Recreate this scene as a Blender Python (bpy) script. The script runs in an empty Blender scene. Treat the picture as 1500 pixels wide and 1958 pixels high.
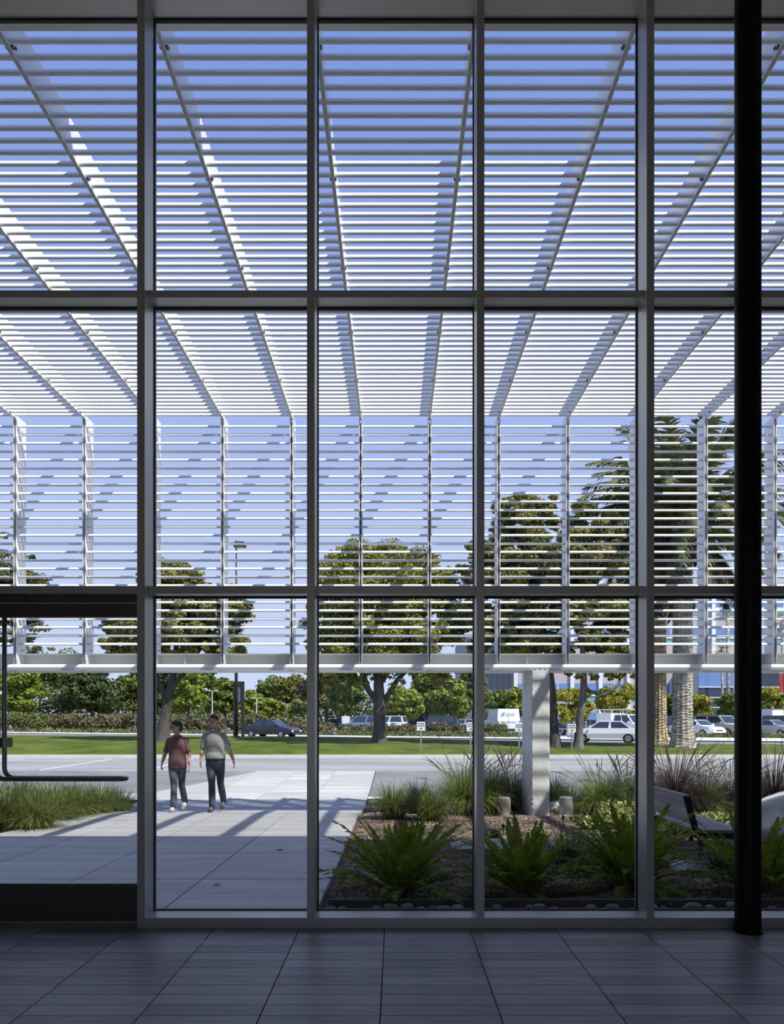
import bpy, bmesh, math, random
import numpy as np
from mathutils import Vector, Matrix

# ------------------------------------------------------------------ scene, camera, sky, sun, exposure
scene = bpy.context.scene
C = scene.collection
scene.view_settings.view_transform = 'Standard'
scene.view_settings.look = 'None'
scene.view_settings.exposure = 0.0
scene.view_settings.gamma = 1.0
scene.view_settings.use_curve_mapping = False

EYE = 1.511          # eye height above the inside floor
FPX = 1500.0         # focal length in pixels of the 1500 px wide frame (24 mm on a 24 mm wide sensor)
VX, VY = 756.0, 1372.0
cam_d = bpy.data.cameras.new('camera')
cam_d.sensor_fit = 'HORIZONTAL'; cam_d.sensor_width = 24.0; cam_d.lens = 24.0
cam_d.shift_x = (750 - VX) / 1500.0
cam_d.shift_y = (VY - 979) / 1500.0
cam_d.clip_start = 0.05; cam_d.clip_end = 2000
cam = bpy.data.objects.new('camera', cam_d); C.objects.link(cam)
cam.location = (0, 0, EYE); cam.rotation_euler = (math.radians(90), 0, 0)
scene.camera = cam

world = bpy.data.worlds.new('world'); scene.world = world
world.use_nodes = True
nt = world.node_tree; nt.nodes.clear()
wo = nt.nodes.new('ShaderNodeOutputWorld'); bg = nt.nodes.new('ShaderNodeBackground')
tc = nt.nodes.new('ShaderNodeTexCoord'); sp = nt.nodes.new('ShaderNodeSeparateXYZ'); rp = nt.nodes.new('ShaderNodeValToRGB')
nt.links.new(tc.outputs['Generated'], sp.inputs[0]); nt.links.new(sp.outputs['Z'], rp.inputs[0])
nt.links.new(rp.outputs[0], bg.inputs[0]); nt.links.new(bg.outputs[0], wo.inputs[0])
els = rp.color_ramp.elements
els[0].position = 0.0; els[0].color = (0.66, 0.75, 0.97, 1)
els[1].position = 0.16; els[1].color = (0.54, 0.65, 0.955, 1)
for p_, c_ in ((0.36, (0.38, 0.49, 0.88, 1)), (0.66, (0.215, 0.325, 0.76, 1)), (1.0, (0.15, 0.24, 0.62, 1))):
    e = els.new(p_); e.color = c_
bg.inputs[1].default_value = 1.06

SUN = Vector((-0.585, 0.4695, -1.0)).normalized()     # travel direction of the sunlight
sun_d = bpy.data.lights.new('sun', 'SUN'); sun_d.energy = 6.0; sun_d.angle = math.radians(0.53); sun_d.color = (1.0, 0.965, 0.90)
sun = bpy.data.objects.new('sun', sun_d); C.objects.link(sun)
sun.rotation_euler = SUN.to_track_quat('-Z', 'Y').to_euler(); sun.location = (10, -8, 30)

# ------------------------------------------------------------------ helpers
M = 1.2192           # facade module
def PX(px, py, D):   # the point at depth D seen at a pixel
    return Vector(((px - VX) * D / FPX, D, EYE + (VY - py) * D / FPX))
def gz(Y):           # height of the paving outside
    pts = ((5.9, -0.02), (13.4, -0.14), (15.5, -0.30), (20.0, -0.28), (30.0, -0.02), (400, -0.02))
    if Y <= pts[0][0]: return pts[0][1]
    for (a, za), (b, zb) in zip(pts, pts[1:]):
        if Y <= b: return za + (zb - za) * (Y - a) / (b - a)
    return -0.02
def gpx(px, D): return (px - VX) * D / FPX

MATS = {}
def mat(name, color, rough=0.6, metal=0.0, color2=None, nscale=4.0, ndetail=4.0, lo=0.35, hi=0.65, stretch=(1, 1, 1),
        bump=0.0, bscale=None, rand=0.0, spec=0.5, coat=0.0, gen=False):
    m = bpy.data.materials.new(name); m.use_nodes = True
    t = m.node_tree; N = t.nodes; L = t.links
    b = N['Principled BSDF']
    b.inputs['Base Color'].default_value = (*color, 1); b.inputs['Roughness'].default_value = rough
    b.inputs['Metallic'].default_value = metal
    b.inputs['Specular IOR Level'].default_value = spec
    if coat: b.inputs['Coat Weight'].default_value = coat
    out = None
    if color2 is not None or bump:
        co = N.new('ShaderNodeTexCoord'); mp = N.new('ShaderNodeMapping'); mp.inputs['Scale'].default_value = stretch
        L.new(co.outputs['Object'], mp.inputs[0])
        no = N.new('ShaderNodeTexNoise'); no.inputs['Scale'].default_value = nscale; no.inputs['Detail'].default_value = ndetail
        L.new(mp.outputs[0], no.inputs[0])
        if color2 is not None:
            r = N.new('ShaderNodeValToRGB'); r.color_ramp.elements[0].position = lo; r.color_ramp.elements[1].position = hi
            r.color_ramp.elements[0].color = (*color, 1); r.color_ramp.elements[1].color = (*color2, 1)
            L.new(no.outputs[0], r.inputs[0]); out = r.outputs[0]
        if bump:
            nb = N.new('ShaderNodeTexNoise'); nb.inputs['Scale'].default_value = bscale or nscale * 3; nb.inputs['Detail'].default_value = 5
            L.new(mp.outputs[0], nb.inputs[0])
            bp = N.new('ShaderNodeBump'); bp.inputs['Strength'].default_value = bump; bp.inputs['Distance'].default_value = 0.02
            L.new(nb.outputs[0], bp.inputs['Height']); L.new(bp.outputs[0], b.inputs['Normal'])
    if rand:
        oi = N.new('ShaderNodeObjectInfo'); mr = N.new('ShaderNodeMapRange')
        mr.inputs[3].default_value = 1 - rand; mr.inputs[4].default_value = 1 + rand
        L.new(oi.outputs['Random'], mr.inputs[0])
        hs = N.new('ShaderNodeHueSaturation'); L.new(mr.outputs[0], hs.inputs['Value'])
        if out: L.new(out, hs.inputs['Color'])
        else: hs.inputs['Color'].default_value = (*color, 1)
        out = hs.outputs[0]
    if out: L.new(out, b.inputs['Base Color'])
    MATS[name] = m
    return m

def glass_mat(name, tint, refl=0.06):
    m = bpy.data.materials.new(name); m.use_nodes = True
    t = m.node_tree; N = t.nodes; L = t.links; N.clear()
    o = N.new('ShaderNodeOutputMaterial'); mx = N.new('ShaderNodeMixShader'); tr = N.new('ShaderNodeBsdfTransparent'); gl = N.new('ShaderNodeBsdfGlossy')
    lw = N.new('ShaderNodeFresnel'); lw.inputs[0].default_value = 1.18
    tr.inputs[0].default_value = (*tint, 1); gl.inputs['Roughness'].default_value = 0.0; gl.inputs['Color'].default_value = (0.8, 0.85, 0.9, 1)
    L.new(lw.outputs[0], mx.inputs[0]); L.new(tr.outputs[0], mx.inputs[1]); L.new(gl.outputs[0], mx.inputs[2]); L.new(mx.outputs[0], o.inputs[0])
    MATS[name] = m
    return m

def leaf_mat(name, c1, c2, c3=None, nscale=1.2, trans=0.25):
    m = bpy.data.materials.new(name); m.use_nodes = True
    t = m.node_tree; N = t.nodes; L = t.links; N.clear()
    o = N.new('ShaderNodeOutputMaterial'); mx = N.new('ShaderNodeMixShader'); mx.inputs[0].default_value = trans
    d = N.new('ShaderNodeBsdfPrincipled'); d.inputs['Roughness'].default_value = 0.55; d.inputs['Specular IOR Level'].default_value = 0.12
    tl = N.new('ShaderNodeBsdfTranslucent')
    co = N.new('ShaderNodeTexCoord'); no = N.new('ShaderNodeTexNoise'); no.inputs['Scale'].default_value = nscale; no.inputs['Detail'].default_value = 8; no.inputs['Roughness'].default_value = 0.75
    L.new(co.outputs['Object'], no.inputs[0])
    r = N.new('ShaderNodeValToRGB'); L.new(no.outputs[0], r.inputs[0])
    r.color_ramp.elements[0].position = 0.38; r.color_ramp.elements[0].color = (*c1, 1)
    r.color_ramp.elements[1].position = 0.62; r.color_ramp.elements[1].color = (*(c3 or c2), 1)
    if c3:
        e = r.color_ramp.elements.new(0.5); e.color = (*c2, 1)
    L.new(r.outputs[0], d.inputs['Base Color']); L.new(r.outputs[0], tl.inputs[0])
    L.new(d.outputs[0], mx.inputs[1]); L.new(tl.outputs[0], mx.inputs[2]); L.new(mx.outputs[0], o.inputs[0])
    MATS[name] = m
    return m

class MB:
    """collects geometry in world (or local) coordinates; several shapes of ONE part"""
    def __init__(s): s.v = []; s.f = []
    def add(s, vs, fs):
        k = len(s.v); s.v.extend(tuple(v) for v in vs); s.f.extend(tuple(i + k for i in f) for f in fs); return s
    def box(s, x0, x1, y0, y1, z0, z1):
        return s.add([(x0,y0,z0),(x1,y0,z0),(x1,y1,z0),(x0,y1,z0),(x0,y0,z1),(x1,y0,z1),(x1,y1,z1),(x0,y1,z1)],
                     [(0,3,2,1),(4,5,6,7),(0,1,5,4),(1,2,6,5),(2,3,7,6),(3,0,4,7)])
    def quad(s, a, b, c, d): return s.add([a, b, c, d], [(0, 1, 2, 3)])
    def prism(s, pts, axis, a, b):
        """polygon pts (2-D) extruded along axis from a to b"""
        n = len(pts)
        def mk(p, t):
            return {'x': (t, p[0], p[1]), 'y': (p[0], t, p[1]), 'z': (p[0], p[1], t)}[axis]
        vs = [mk(p, a) for p in pts] + [mk(p, b) for p in pts]
        return s.add(vs, [tuple(range(n))[::-1], tuple(range(n, 2 * n))] + [(i, (i + 1) % n, n + (i + 1) % n, n + i) for i in range(n)])
    def tube(s, path, radii, n=8, cap=True):
        path = [Vector(p) for p in path]
        if not isinstance(radii, (list, tuple)): radii = [radii] * len(path)
        up = Vector((0, 0, 1)); rings = []; last = None
        for i, p in enumerate(path):
            d = (path[min(i + 1, len(path) - 1)] - path[max(i - 1, 0)])
            d = d.normalized() if d.length > 1e-9 else Vector((0, 0, 1))
            if last is None:
                ref = up if abs(d.z) < 0.9 else Vector((1, 0, 0))
                u = d.cross(ref).normalized()
            else:
                u = (last - d * last.dot(d))
                u = u.normalized() if u.length > 1e-6 else d.orthogonal().normalized()
            last = u; w = d.cross(u)
            rings.append([p + (u * math.cos(2 * math.pi * k / n) + w * math.sin(2 * math.pi * k / n)) * radii[i] for k in range(n)])
        vs = [v for r in rings for v in r]; fs = []
        for i in range(len(rings) - 1):
            for k in range(n):
                fs.append((i*n+k, i*n+(k+1)%n, (i+1)*n+(k+1)%n, (i+1)*n+k))
        if cap:
            fs.append(tuple(range(n))[::-1]); fs.append(tuple((len(rings)-1)*n + k for k in range(n)))
        return s.add(vs, fs)
    def lathe(s, prof, cx=0, cy=0, cz=0, n=16, cap=True):
        vs = [(cx + r*math.cos(2*math.pi*k/n), cy + r*math.sin(2*math.pi*k/n), cz + z) for r, z in prof for k in range(n)]
        fs = [(i*n+k, i*n+(k+1)%n, (i+1)*n+(k+1)%n, (i+1)*n+k) for i in range(len(prof)-1) for k in range(n)]
        if cap: fs += [tuple(range(n))[::-1], tuple((len(prof)-1)*n + k for k in range(n))]
        return s.add(vs, fs)
    def ell(s, c, r, nu=12, nv=8, rot=None):
        vs = []; fs = []
        c = Vector(c)
        for j in range(1, nv):
            th = math.pi * j / nv
            for i in range(nu):
                ph = 2 * math.pi * i / nu
                p = Vector((r[0]*math.sin(th)*math.cos(ph), r[1]*math.sin(th)*math.sin(ph), r[2]*math.cos(th)))
                vs.append(c + (rot @ p if rot else p))
        top = len(vs); t = Vector((0, 0, r[2])); vs.append(c + (rot @ t if rot else t)); vs.append(c - (rot @ t if rot else t))
        for j in range(nv - 2):
            for i in range(nu):
                fs.append((j*nu+i, (j+1)*nu+i, (j+1)*nu+(i+1)%nu, j*nu+(i+1)%nu))
        for i in range(nu):
            fs.append((top, i, (i+1)%nu)); fs.append((top+1, (nv-2)*nu+(i+1)%nu, (nv-2)*nu+i))
        return s.add(vs, fs)
    def limb(s, a, b, ra, rb, n=10):
        a, b = Vector(a), Vector(b)
        s.tube([a, (a + b) / 2, b], [ra, (ra + rb) / 2, rb], n)
        s.ell(a, (ra, ra, ra), n, 8); s.ell(b, (rb, rb, rb), n, 8)
        return s
    def loft(s, rings, n=16):
        """rings: (cx, cy, cz, rx, ry) stacked ellipses, closed at both ends"""
        vs = [(c[0] + c[3]*math.cos(2*math.pi*k/n), c[1] + c[4]*math.sin(2*math.pi*k/n), c[2]) for c in rings for k in range(n)]
        fs = [(i*n+k, i*n+(k+1)%n, (i+1)*n+(k+1)%n, (i+1)*n+k) for i in range(len(rings)-1) for k in range(n)]
        fs += [tuple(range(n))[::-1], tuple((len(rings)-1)*n + k for k in range(n))]
        return s.add(vs, fs)

ORG = {}
def link(name, me, parent=None, material=None, smooth=False):
    o = bpy.data.objects.new(name, me); C.objects.link(o)
    if material is not None:
        me.materials.clear(); me.materials.append(MATS[material] if isinstance(material, str) else material)
    if smooth:
        me.polygons.foreach_set('use_smooth', [True] * len(me.polygons))
    if parent is not None: o.parent = parent
    return o
def root_loc(o):
    v = Vector((0, 0, 0))
    while o is not None:
        v += o.location; o = o.parent
    return v
def obj(name, mb, material, parent=None, smooth=False, local=False, base=None):
    """one mesh object; mb in world coordinates unless local"""
    me = bpy.data.meshes.new(name); me.from_pydata(mb.v, [], mb.f); me.update()
    o = link(name, me, parent, material, smooth)
    if not local:
        if parent is not None:
            off = root_loc(parent)
            if off.length > 0: me.transform(Matrix.Translation(-off))
        elif base is not None:
            me.transform(Matrix.Translation(-Vector(base))); o.location = base
    return o
def tag(o, label, cat=None, group=None, kind=None):
    o['label'] = label
    if cat: o['category'] = cat
    if group: o['group'] = group
    if kind: o['kind'] = kind
    return o
def thing(name, label, cat, loc=(0, 0, 0), group=None, rz=0.0, kind=None):
    o = bpy.data.objects.new(name, None); C.objects.link(o); o.location = loc; o.rotation_euler = (0, 0, rz)
    o.empty_display_size = 0.2
    return tag(o, label, cat, group, kind)
def copy_tree(o, parent=None):
    c = o.copy(); C.objects.link(c); c.parent = parent
    for ch in list(o.children): copy_tree(ch, c)
    return c
def np_mesh(name, verts, quads):
    """fast mesh of quads from numpy arrays"""
    me = bpy.data.meshes.new(name); nv, nf = len(verts), len(quads)
    me.vertices.add(nv); me.vertices.foreach_set('co', verts.astype(np.float32).ravel())
    me.loops.add(nf * 4); me.loops.foreach_set('vertex_index', quads.astype(np.int32).ravel())
    me.polygons.add(nf); me.polygons.foreach_set('loop_start', np.arange(0, nf * 4, 4, dtype=np.int32))
    me.update(calc_edges=True); me.validate()
    return me
def leaf_cloud(name, clumps, n, size, seed, inner=0.55, updir=0.35):
    """n small leaf quads scattered through ellipsoidal clumps (cx,cy,cz,rx,ry,rz)"""
    rng = np.random.default_rng(seed)
    cl = np.array(clumps, dtype=float)
    w = (cl[:, 3] * cl[:, 5]) ; w /= w.sum()
    k = rng.choice(len(cl), n, p=w)
    d = rng.normal(size=(n, 3)); d /= np.linalg.norm(d, axis=1)[:, None]
    rad = inner + (1.06 - inner) * rng.random(n) ** 0.6
    pos = cl[k, :3] + d * cl[k, 3:6] * rad[:, None]
    nrm = d * 0.7 + rng.normal(size=(n, 3)) * 0.55 + np.array([0, 0, updir])
    nrm /= np.linalg.norm(nrm, axis=1)[:, None]
    r = rng.normal(size=(n, 3)); u = np.cross(nrm, r); u /= np.linalg.norm(u, axis=1)[:, None]
    v = np.cross(nrm, u)
    s = size * (0.6 + 0.8 * rng.random(n))[:, None]
    a = pos - u * s * 0.6; b = pos - v * s * 0.38 + nrm * s * 0.1; c = pos + u * s * 0.6; e = pos + v * s * 0.38 + nrm * s * 0.1
    verts = np.stack([a, b, c, e], 1).reshape(-1, 3)
    return np_mesh(name, verts, np.arange(n * 4).reshape(-1, 4))

# ------------------------------------------------------------------ materials
mat('mullion', (0.62, 0.62, 0.61), 0.36, 0.35, spec=0.6)
mat('gasket', (0.012, 0.012, 0.014), 0.6)
mat('door_bronze', (0.13, 0.115, 0.10), 0.45, 0.4)
mat('steel_tube', (0.30, 0.29, 0.31), 0.32, 0.9)
mat('black_paint', (0.006, 0.006, 0.007), 0.5, spec=0.25)
mat('tile', (0.29, 0.28, 0.315), 0.40, color2=(0.38, 0.37, 0.41), nscale=3.0, stretch=(1, 7, 1), bump=0.06, bscale=30, rand=0.3)
mat('floor_base', (0.03, 0.03, 0.034), 0.7)
mat('plaster', (0.50, 0.45, 0.38), 0.85)
mat('ceiling', (0.52, 0.48, 0.42), 0.85)
mat('stucco', (0.62, 0.61, 0.58), 0.85, bump=0.1, nscale=20)
mat('white_alu', (0.86, 0.86, 0.85), 0.38, spec=0.5)
mat('bolt', (0.10, 0.10, 0.11), 0.4, 0.6)
mat('concrete', (0.25, 0.245, 0.235), 0.85, color2=(0.34, 0.335, 0.32), nscale=2.5, ndetail=8, bump=0.25, bscale=14)
mat('pier_concrete', (0.64, 0.64, 0.61), 0.85, color2=(0.82, 0.82, 0.79), nscale=2.2, ndetail=9, stretch=(1, 1, 0.8), bump=0.5, bscale=9)
mat('slab', (0.42, 0.405, 0.385), 0.8, color2=(0.54, 0.52, 0.49), nscale=1.6, ndetail=8, stretch=(0.4, 3, 1), bump=0.08, bscale=40, rand=0.10)
mat('joint', (0.10, 0.10, 0.10), 0.9)
mat('asphalt', (0.20, 0.20, 0.205), 0.9, color2=(0.26, 0.26, 0.26), nscale=1.0, ndetail=9, bump=0.1, bscale=60, spec=0.1)
mat('bounce_paving', (0.62, 0.52, 0.40), 0.85)  # warm pale tone picked to bounce sunlight into the lobby
mat('drive_concrete', (0.27, 0.27, 0.27), 0.85, color2=(0.37, 0.365, 0.36), nscale=0.5, ndetail=8, stretch=(0.3, 1.2, 1), spec=0.1)
mat('road', (0.22, 0.22, 0.235), 0.9, color2=(0.27, 0.27, 0.28), nscale=0.4, spec=0.1)
mat('kerb', (0.60, 0.59, 0.56), 0.85, color2=(0.68, 0.67, 0.64), nscale=2)
mat('paint_white', (0.75, 0.75, 0.73), 0.7)
mat('soil', (0.10, 0.075, 0.058), 0.95, color2=(0.22, 0.165, 0.125), nscale=9, ndetail=10, bump=0.8, bscale=30, spec=0.1)
mat('mulch', (0.46, 0.35, 0.27), 0.95, color2=(0.12, 0.09, 0.07), nscale=2.5, ndetail=3, lo=0.40, hi=0.60, spec=0.1)
mat('edging', (0.16, 0.13, 0.115), 0.8, color2=(0.10, 0.085, 0.075), nscale=6, stretch=(1, 12, 12))
mat('pebble', (0.16, 0.14, 0.12), 0.75, color2=(0.26, 0.24, 0.21), nscale=6, rand=0.3)
mat('boulder', (0.50, 0.47, 0.42), 0.85, color2=(0.70, 0.68, 0.63), nscale=2.5, ndetail=9, bump=0.6, bscale=5)
mat('lawn', (0.062, 0.095, 0.013), 0.9, color2=(0.13, 0.155, 0.027), nscale=0.9, ndetail=10, bump=1.0, bscale=14, spec=0.1)
mat('dirt', (0.34, 0.28, 0.21), 0.95, color2=(0.22, 0.18, 0.13), nscale=0.6, ndetail=8, spec=0.1)
mat('bark', (0.04, 0.034, 0.03), 0.9, color2=(0.10, 0.09, 0.08), nscale=3, ndetail=8, stretch=(2, 2, 0.5), bump=0.8, bscale=8)
mat('bark_pale', (0.07, 0.064, 0.06), 0.9, color2=(0.19, 0.18, 0.17), nscale=2.2, ndetail=8, stretch=(2, 2, 0.6), bump=0.7, bscale=7)
mat('palm_bark', (0.22, 0.19, 0.155), 0.95, color2=(0.52, 0.48, 0.42), nscale=3.0, ndetail=6, stretch=(1, 1, 2.2), bump=1.0, bscale=6)
mat('palm_bark_tan', (0.28, 0.20, 0.12), 0.95, color2=(0.60, 0.48, 0.33), nscale=3.0, ndetail=6, stretch=(1, 1, 2.6), bump=1.0, bscale=6)
leaf_mat('leaf_ficus', (0.100, 0.122, 0.025), (0.243, 0.254, 0.054), (0.415, 0.386, 0.086), nscale=0.9)
leaf_mat('leaf_pine', (0.054, 0.065, 0.025), (0.134, 0.144, 0.050), (0.270, 0.234, 0.082))
leaf_mat('leaf_olive', (0.100, 0.111, 0.034), (0.223, 0.223, 0.062), (0.400, 0.347, 0.092), nscale=0.9)
leaf_mat('leaf_bright', (0.108, 0.156, 0.026), (0.228, 0.288, 0.048), (0.384, 0.396, 0.072))
leaf_mat('leaf_yellow', (0.14, 0.16, 0.025), (0.34, 0.33, 0.05), (0.52, 0.45, 0.07))
leaf_mat('leaf_dark', (0.035, 0.054, 0.024), (0.087, 0.121, 0.044), (0.167, 0.195, 0.069))
leaf_mat('leaf_mid', (0.068, 0.101, 0.024), (0.149, 0.203, 0.047), (0.270, 0.311, 0.068))
leaf_mat('leaf_oleander', (0.06, 0.075, 0.03), (0.19, 0.18, 0.085), (0.36, 0.26, 0.20), nscale=1.6)
leaf_mat('leaf_hedge', (0.072, 0.102, 0.030), (0.168, 0.192, 0.060), (0.264, 0.264, 0.096), nscale=2)
leaf_mat('leaf_palm', (0.06, 0.08, 0.03), (0.14, 0.155, 0.055), (0.27, 0.26, 0.09), nscale=2, trans=0.15)
leaf_mat('leaf_palm_dry', (0.055, 0.048, 0.026), (0.11, 0.095, 0.05), (0.17, 0.15, 0.08), nscale=2, trans=0.1)
leaf_mat('leaf_fern', (0.108, 0.150, 0.011), (0.203, 0.255, 0.017), (0.345, 0.398, 0.027), nscale=9, trans=0.35)
leaf_mat('blade_green', (0.106, 0.144, 0.037), (0.213, 0.250, 0.069), (0.338, 0.350, 0.112), nscale=6, trans=0.3)
leaf_mat('blade_bright', (0.138, 0.196, 0.046), (0.276, 0.333, 0.086), (0.460, 0.483, 0.161), nscale=6, trans=0.3)
leaf_mat('blade_dark', (0.045, 0.055, 0.022), (0.10, 0.11, 0.045), (0.20, 0.19, 0.09), nscale=7, trans=0.25)
leaf_mat('blade_purple', (0.055, 0.038, 0.036), (0.13, 0.095, 0.085), (0.25, 0.20, 0.17), nscale=6, trans=0.25)
leaf_mat('plume', (0.36, 0.30, 0.22), (0.55, 0.47, 0.36), (0.68, 0.60, 0.50), nscale=8, trans=0.3)
leaf_mat('leaf_variegated', (0.12, 0.17, 0.04), (0.36, 0.40, 0.13), (0.60, 0.60, 0.30), nscale=12, trans=0.25)
glass_mat('pane_glass', (0.955, 0.97, 0.965))
mat('skin', (0.44, 0.25, 0.18), 0.55)
mat('hair', (0.018, 0.014, 0.012), 0.6)
mat('tee_maroon', (0.115, 0.058, 0.062), 0.9, color2=(0.15, 0.075, 0.08), nscale=8, bump=0.4, bscale=9)
mat('shirt_grey', (0.235, 0.24, 0.23), 0.9, color2=(0.29, 0.295, 0.28), nscale=8, bump=0.5, bscale=9)
mat('denim', (0.045, 0.055, 0.082), 0.9, color2=(0.075, 0.088, 0.12), nscale=7, bump=0.4, bscale=10)
mat('denim_dark', (0.03, 0.04, 0.058), 0.9, color2=(0.055, 0.07, 0.095), nscale=7, bump=0.4, bscale=10)
mat('shoe_pale', (0.50, 0.50, 0.48), 0.7)
mat('shoe_dark', (0.10, 0.095, 0.09), 0.7)
mat('belt', (0.012, 0.012, 0.013), 0.5)
mat('lip', (0.30, 0.11, 0.09), 0.6)
mat('eye', (0.02, 0.016, 0.014), 0.3)
mat('undershirt', (0.75, 0.75, 0.74), 0.9)
mat('car_white', (0.80, 0.81, 0.82), 0.25, coat=0.6)
mat('car_silver', (0.50, 0.49, 0.46), 0.3, 0.3, coat=0.6)
mat('car_beige', (0.46, 0.44, 0.38), 0.3, 0.2, coat=0.6)
mat('car_navy', (0.018, 0.024, 0.06), 0.25, coat=0.8)
mat('car_black', (0.012, 0.012, 0.018), 0.25, coat=0.8)
mat('car_blue', (0.16, 0.23, 0.40), 0.3, coat=0.8)
mat('car_red', (0.35, 0.03, 0.03), 0.3, coat=0.8)
mat('car_glass', (0.03, 0.045, 0.075), 0.08, spec=0.8)
mat('tyre', (0.012, 0.012, 0.013), 0.85)
mat('rim', (0.40, 0.40, 0.41), 0.35, 0.8)
mat('lamp_clear', (0.75, 0.77, 0.80), 0.15)
mat('lamp_red', (0.40, 0.02, 0.02), 0.25)
mat('trim_black', (0.02, 0.02, 0.022), 0.5)
mat('sign_white', (0.78, 0.78, 0.78), 0.6)
mat('sign_ink', (0.09, 0.09, 0.11), 0.7)
mat('galv', (0.36, 0.36, 0.40), 0.5, 0.5)
mat('pole_dark', (0.03, 0.026, 0.03), 0.6)
mat('pole_pale', (0.55, 0.54, 0.52), 0.6)
mat('logo_blue', (0.05, 0.30, 0.62), 0.5)
mat('logo_grey', (0.28, 0.29, 0.32), 0.5)
mat('banner', (0.36, 0.03, 0.035), 0.8, color2=(0.40, 0.20, 0.05), nscale=0.9, lo=0.5, hi=0.8)
mat('facade_mauve', (0.48, 0.44, 0.45), 0.85)
mat('facade_white', (0.78, 0.79, 0.82), 0.6)
mat('facade_glass', (0.14, 0.25, 0.48), 0.08, spec=0.9)
mat('facade_teal', (0.18, 0.42, 0.50), 0.2)
mat('facade_dark', (0.025, 0.035, 0.06), 0.06, spec=0.9)
mat('facade_grey', (0.14, 0.15, 0.20), 0.5)
mat('bench_wood', (0.28, 0.27, 0.28), 0.7, color2=(0.40, 0.385, 0.38), nscale=5, stretch=(1.0, 12, 12), rand=0.12)
mat('bench_metal', (0.018, 0.02, 0.026), 0.5, 0.3)
mat('bollard_concrete', (0.20, 0.185, 0.16), 0.85, color2=(0.28, 0.265, 0.23), nscale=5)
mat('bollard_steel', (0.40, 0.40, 0.40), 0.4, 0.5)
mat('dry_leaf', (0.42, 0.36, 0.10), 0.8)
# ------------------------------------------------------------------ the room
GY = 5.855            # glass plane
MY0, MY1 = 5.627, 5.85
RX = 7.2              # half width of the room
fl = tag(obj('floor', MB().box(-RX, RX, -4.0, 5.86, -0.30, -0.012), 'floor_base'), 'dark grey plank tile floor of the lobby', 'floor', kind='structure')
TW, TD = 0.6096, 0.1524
tb = MB()
w_, d_ = TW - 0.005, TD - 0.004
tb.add([(0,0,-0.012),(w_,0,-0.012),(w_,d_,-0.012),(0,d_,-0.012),(0.001,0.001,0),(w_-0.001,0.001,0),(w_-0.001,d_-0.001,0),(0.001,d_-0.001,0)],
       [(0,3,2,1),(4,5,6,7),(0,1,5,4),(1,2,6,5),(2,3,7,6),(3,0,4,7)])
tme = bpy.data.meshes.new('tile'); tme.from_pydata(tb.v, [], tb.f); tme.materials.append(MATS['tile'])
for k in range(-1, 17):
    for c in range(-6, 7):
        o = bpy.data.objects.new('tile', tme); C.objects.link(o); o.parent = fl
        o.location = (-0.073 + c * TW, 5.50 - (k + 0) * TD - TD + TD, 0.0)
# plain remainder of the floor around the laid tiles, same level
def floor_fill(x0, x1, y0, y1): obj('floor_field', MB().box(x0, x1, y0, y1, -0.012, -0.001), 'tile', fl)
floor_fill(-RX, -0.073 - 6*TW - 0.005, -4, 5.6); floor_fill(-0.073 + 7*TW, RX, -4, 5.6); floor_fill(-0.073 - 6*TW, -0.073 + 7*TW, -4, 5.50 - 16*TD - 0.005)
tag(obj('ceiling', MB().box(-RX, RX, -4.0, 5.62, 6.76, 6.95), 'ceiling'), 'pale ceiling above the lobby', 'ceiling', kind='structure')
tag(obj('wall_left', MB().box(-RX - 0.2, -RX, -4.0, 5.86, -0.3, 6.95), 'plaster'), 'plain left side wall of the lobby', 'wall', kind='structure')
tag(obj('wall_right', MB().box(RX, RX + 0.2, -4.0, 5.86, -0.3, 6.95), 'plaster'), 'plain right side wall of the lobby', 'wall', kind='structure')
bw = MB().box(-RX, RX, -4.2, -4.0, -0.3, 0.25).box(-RX, RX, -4.2, -4.0, 2.3, 6.95).box(-RX, -2.1, -4.2, -4.0, 0.25, 2.3).box(2.1, RX, -4.2, -4.0, 0.25, 2.3)  # opening added behind the camera so daylight reaches the mullion fronts
tag(obj('wall_back', bw, 'plaster'), 'plain back wall of the lobby with an opening added to let light in', 'wall', kind='structure')
w2 = tag(bpy.data.objects.new('added_light_window', None), 'unseen window added in the back wall to light the lobby', 'window', kind='structure'); C.objects.link(w2)  # unseen window, added to brighten the lobby from behind
for i in range(3):
    xm = -2.1 + 2.1 * i
    obj('mullion', MB().box(xm - 0.03, xm + 0.03, -4.16, -4.04, 0.25, 2.3), 'mullion', w2)
    if i < 2: obj('pane', MB().box(xm + 0.03, xm + 2.07, -4.106, -4.094, 0.25, 2.3), 'pane_glass', w2)
tag(obj('bounce_ground', MB().quad((-60, -60, -0.1), (60, -60, -0.1), (60, -4.2, -0.1), (-60, -4.2, -0.1)), 'bounce_paving'), 'unseen pale paving added behind the lobby to bounce warm light', 'ground', kind='structure')  # unseen paving, added as a warm reflector for the back opening
ROOF = 9.93
wf = MB().box(-24, 24, 5.66, 5.95, 6.95, ROOF)
wf.box(-24, -RX - 0.2, 5.66, 5.95, -0.3, 6.95); wf.box(RX + 0.2, 24, 5.66, 5.95, -0.3, 6.95)
tag(obj('wall_front', wf, 'stucco'), 'solid front wall around and above the lobby glazing', 'wall', kind='structure')
tag(obj('roof', MB().box(-24, 24, -4.2, 5.66, ROOF - 0.3, ROOF - 0.02), 'stucco'), 'flat roof of the building over the lobby', 'roof', kind='structure')

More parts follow.
